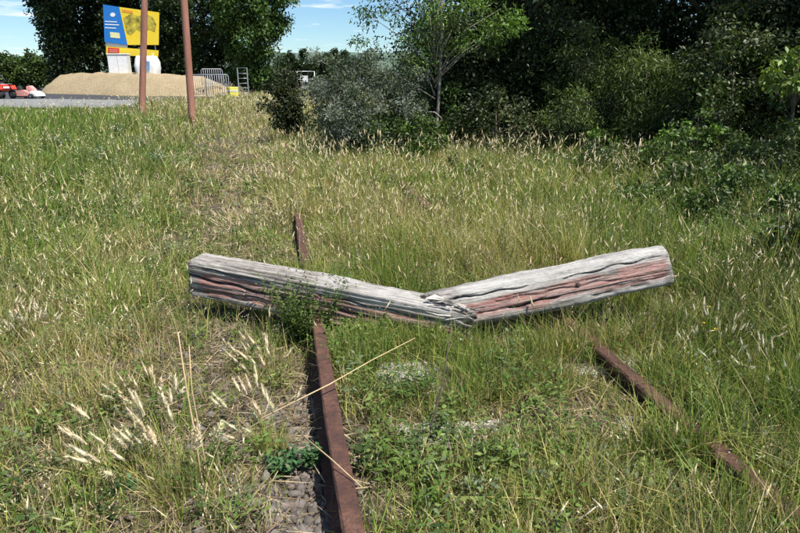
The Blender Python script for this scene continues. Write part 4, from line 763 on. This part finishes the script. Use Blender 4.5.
# bristle-grass tufts
def tuft(label, px, py, nbl, nh, h, rad_, hl, hr, lean=(0, 0), kcol=(.38, .40, .10), hcol=(.74, .65, .44), spread=.35):
    g_ = G(px, py); o = empty('bristle_grass_tuft', (g_.x, g_.y, 0)); vb = VB(); n = nbl
    a_ = rng.uniform(0, 6.283, n); q_ = rad_*rng.uniform(0, 1, n)**.5; Pp = np.stack([np.cos(a_)*q_, np.sin(a_)*q_, np.zeros(n) - .01], 1)
    kk = jit(kcol, n, .3, .12); st = rng.uniform(0, 1, n) < .3; kk[st] = jit((.48, .40, .21), st.sum(), .2); blades(vb, Pp, h*rng.uniform(.35, .85, n), rng.uniform(.002, .004, n), a_ + rng.normal(0, .6, n), np.abs(rng.normal(.1, spread*.8, n)), rng.normal(.05, .3, n), kk*.85, kk)
    vb.build('leaf_blades', M_GRASS, o)['kind'] = 'stuff'; vb = VB(); n = nh; a_ = rng.uniform(0, 6.283, n); q_ = rad_*.7*rng.uniform(0, 1, n)**.5; Pp = np.stack([np.cos(a_)*q_, np.sin(a_)*q_, np.zeros(n) - .01], 1)
    lx = lean[0] + np.cos(a_)*np.abs(rng.normal(0, spread, n)); ly = lean[1] + np.sin(a_)*np.abs(rng.normal(0, spread, n)); yw = np.arctan2(ly, lx); ln = np.hypot(lx, ly); cu = np.abs(rng.normal(.12, .15, n)); Hs = h*rng.uniform(.65, 1.1, n)
    ks = jit((.42, .40, .16), n, .2); tp = blades(vb, Pp, Hs, np.full(n, .0026), yw, ln, cu, ks*.9, ks); vb.build('stalks', M_GRASS, o)['kind'] = 'stuff'
    Dh = unit(np.stack([np.cos(yw)*(ln + 1.7*cu), np.sin(yw)*(ln + 1.7*cu), 1 - .6*cu - .2*ln**2], 1)); vb = VB(); Lh = hl*rng.uniform(.7, 1.25, n); heads(vb, tp - Dh*.008, Dh, Lh, hr*rng.uniform(.8, 1.2, n), jit(hcol, n, .12), 64); vb.build('seed_heads', M_DRY, o)['kind'] = 'stuff'
    return tag(o, label, 'grass tuft', 'bristle grass tufts')
tuft('large tuft of bristle grass with drooping cream seed heads beside the tall straw stalks', 178, 500, 240, 34, .34, .09, .088, .018, (-.38, .05), spread=.42)
tuft('tuft of bristle grass with cream heads leaning over the bare gravel', 272, 452, 200, 18, .25, .07, .08, .016, (-.30, .1))
tuft('bristle grass tuft in front of the leafy weed at the split timber', 268, 385, 120, 18, .21, .09, .075, .0145, (-.22, 0))
tuft('short pale bristle grass tuft just behind the large drooping tuft', 152, 410, 110, 24, .16, .11, .065, .0135, (-.1, 0))
tuft('pale feathery grass tuft in the open straw meadow', 30, 345, 110, 34, .20, .14, .07, .012, (0, 0), hcol=(.72, .66, .50))
tuft('bristle grass tuft with white heads behind the half-swallowed rail', 700, 372, 160, 34, .30, .24, .06, .0095, (0, 0), (.16, .21, .05), (.66, .62, .46))
tuft('bristle grass tuft with narrow white spikes in the dark green grass', 775, 405, 160, 26, .33, .2, .065, .0095, (0, 0), (.12, .17, .045), (.66, .62, .48))
tuft('bristle grass tuft with upright spikes before the bleached timber', 622, 345, 140, 24, .19, .2, .055, .009, (0, 0), (.2, .23, .07), (.66, .6, .42))
tuft('pale bristle grass tuft beside the far stretch of bare rail', 252, 240, 140, 40, .26, .36, .09, .014, (-.1, 0), (.3, .29, .1), (.66, .58, .38))
tuft('pale bristle grass tuft before the dark bush', 268, 195, 120, 30, .32, .4, .12, .018, (-.1, 0), (.3, .29, .1), (.66, .58, .38))
# lone stalks
def stalk(name, label, pts, r0, c, cat='stalk', group=None):
    bm = bmesh.new(); o0 = Vector(pts[0]); tube(bm, [Vector(p) - o0 for p in pts], [r0*(1 - .5*i/(len(pts)-1)) for i in range(len(pts))], 6); o = bm_obj(name, bm, c, None, True); o.location = o0; return tag(o, label, cat, group)
M_STRAW = simple('straw_stem', (.50, .37, .20), .8, 0, .2, 30); M_BROWNSTEM = simple('brown_stem', (.07, .05, .035), .9, 0, .3, 30); M_PALESTICK = simple('bleached_stick', (.6, .55, .45), .85, 0, .15, 20)
g_ = G(205, 505); stalk('straw_stalk', 'tall straw stalk standing over the large bristle tuft', [g_, AT(196, 440, g_.y), AT(186, 385, g_.y + .05), AT(178, 332, g_.y + .06)], .0045, M_STRAW)
g_ = G(212, 500); stalk('straw_stalk', 'second straw stalk bent close beside the tall one', [g_, AT(203, 450, g_.y), AT(192, 390, g_.y), AT(189, 345, g_.y + .05)], .0035, M_STRAW)
g_ = G(424, 455); stalk('dead_stem', 'thin dark dead stem rising in front of the timber break', [g_, AT(430, 430, g_.y), AT(442, 385, g_.y + .1), AT(451, 330, g_.y + .2)], .0055, M_BROWNSTEM)
stalk('straw_stalk', 'long straw stalk slanting across the bare rail', [G(262, 418, .16), G(330, 384, .21), G(372, 360, .25), G(415, 338, .28)], .004, M_STRAW)
stalk('straw_stalk', 'fallen straw stalk crossing the rail near the rosette weed', [G(296, 430, .10), G(330, 458, .18), G(362, 487, .15)], .0035, M_STRAW)
stalk('stick', 'bleached stick poking up through the grass by the grey weed', [G(562, 533, .02), G(578, 520, .09), G(600, 504, .17)], .005, M_PALESTICK, 'stick')
for pts, lab in (([(640, 175), (638, 150), (641, 138)], 'pale dead stem in front of the dark thicket'), ([(668, 168), (669, 140), (672, 128)], 'forked bleached stem against the bramble thicket')):
    g_ = G(*pts[0]); stalk('dead_stem', lab, [g_] + [AT(a_, b__, g_.y) for a_, b__ in pts[1:]], .012, M_PALESTICK)
# wildflowers
M_PETAL = simple('yellow_petal', (.80, .55, .02), .6, 0, .1); M_WPETAL = simple('white_petal', (.8, .8, .76), .6, 0, .05); M_GSTEM = simple('green_stem', (.12, .18, .05), .7)
def flower(label, px, py, y, r0, mat, z0=0.0):
    tp = AT(px, py, y); o = empty('wildflower', (tp.x, y, 0)); part_tube('stem', [(0.02, 0, 0), (.01, 0, tp.z*.5), (0, 0, tp.z)], [r0*.12, r0*.1, r0*.08], M_GSTEM, o, 5)
    for k_ in range(7):
        a_ = k_*6.2832/7; bm = bmesh.new(); d_ = Vector((math.cos(a_), math.sin(a_), .25)); s_ = Vector((-math.sin(a_), math.cos(a_), 0)); c0 = Vector((0, 0, tp.z))
        vs = [bm.verts.new(c0 + d_*.15*r0), bm.verts.new(c0 + d_*.7*r0 + s_*.32*r0), bm.verts.new(c0 + d_*r0*1.1), bm.verts.new(c0 + d_*.7*r0 - s_*.32*r0)]; bm.faces.new(vs); bm_obj('petal', bm, mat, o)
    bm = bmesh.new(); bmesh.ops.create_icosphere(bm, subdivisions=1, radius=r0*.3); bmesh.ops.translate(bm, verts=bm.verts, vec=(0, 0, tp.z + .1*r0)); bm_obj('centre', bm, mat, o); return tag(o, label, 'flower', 'wildflowers')
flower('taller yellow wildflower in the lush green meadow', 109, 194, 9.0, .045, M_PETAL); flower('shorter yellow wildflower in the lush green meadow', 102, 198.5, 8.9, .045, M_PETAL)
flower('yellow wildflower over the half-swallowed rail, beside white bristle heads', 710, 307, 3.7, .013, M_PETAL); flower('yellow wildflower low in the grass below the white bristle heads', 716, 329, 3.3, .011, M_PETAL); flower('yellow wildflower close to the bleached timber end', 704, 323, 3.4, .009, M_PETAL)
flower('white wildflower at the edge of the pale road', 15, 118, 24.0, .13, M_WPETAL)
flower('tiny pale green-yellow flower beside the half-swallowed rail', 698, 460, 2.2, .012, simple('lime_petal', (.45, .6, .12), .6))

# ------------------------------------------------------------------ ballast gravel
bm = bmesh.new(); bmesh.ops.create_icosphere(bm, subdivisions=1, radius=1.0); bv = np.array([v.co[:] for v in bm.verts]); bm.verts.index_update(); bf = np.array([[v.index for v in f.verts] for f in bm.faces]); bm.free()
cen = np.array([(G(a_, b__).x, G(a_, b__).y, s_) for a_, b__, s_ in ((285, 500, .16), (300, 420, .13), (240, 440, .22), (215, 385, .22), (200, 345, .25), (270, 525, .2), (180, 350, .2), (130, 470, .25), (310, 525, .08), (215, 520, .25), (318, 505, .05), (308, 470, .06), (302, 445, .07), (298, 415, .08), (312, 400, .05), (325, 528, .04), (300, 530, .06))])
n = 4600; i = rng.integers(0, len(cen), n); sxy = cen[i, :2] + rng.normal(size=(n, 2))*cen[i, 2:3]
sxy2 = np.stack([rng.uniform(-1.2, 1.6, 500), rng.uniform(1.4, 4, 500)], 1); sxy2[:, 0] += 0; sxy = np.concatenate([sxy, sxy2]); k = np.abs(sxy[:, 0] - lrail(sxy[:, 1])) > .06; sxy = sxy[k]; n = len(sxy)
sz = rng.gamma(2.2, .0048, n).clip(.003, .034); c = np.stack([sxy[:, 0], sxy[:, 1], gz(sxy[:, 0], sxy[:, 1]) + sz*.25], 1)
Vs = bv[None]*rng.choice([.5, .75, 1.0, 1.25], (n, len(bv), 1))*rng.uniform(.6, 1.2, (n, 1, 3))*sz[:, None, None]; th = rng.uniform(0, 6.28, n)[:, None]; xr = Vs[..., 0]*np.cos(th) - Vs[..., 1]*np.sin(th); yr = Vs[..., 0]*np.sin(th) + Vs[..., 1]*np.cos(th); Vs = np.stack([xr, yr, Vs[..., 2]], -1) + c[:, None]
Ts = (bf[None] + (np.arange(n)*len(bv))[:, None, None]).reshape(-1, 3); kc = np.array([(.13, .118, .115), (.19, .175, .17), (.06, .055, .055), (.15, .12, .10)])[rng.integers(0, 4, n)]*rng.uniform(.7, 1.3, (n, 1))
m, t, b_, o_ = nodemat('ballast_stone'); at = t.nodes.new('ShaderNodeAttribute'); at.attribute_name = 'Col'; f_ = noise(t, 90, 5); t.links.new(mixc(t, f_, at.outputs['Color'], (.14, .115, .09)), b_.inputs['Base Color']); b_.inputs['Roughness'].default_value = .9; bump(t, b_, f_, .5, .004)
tag(link('gravel', tri_mesh('gravel', Vs.reshape(-1, 3), Ts, np.repeat(kc, len(bv), 0)), m), 'grey ballast gravel along the bare rail', 'gravel', None, 'stuff')
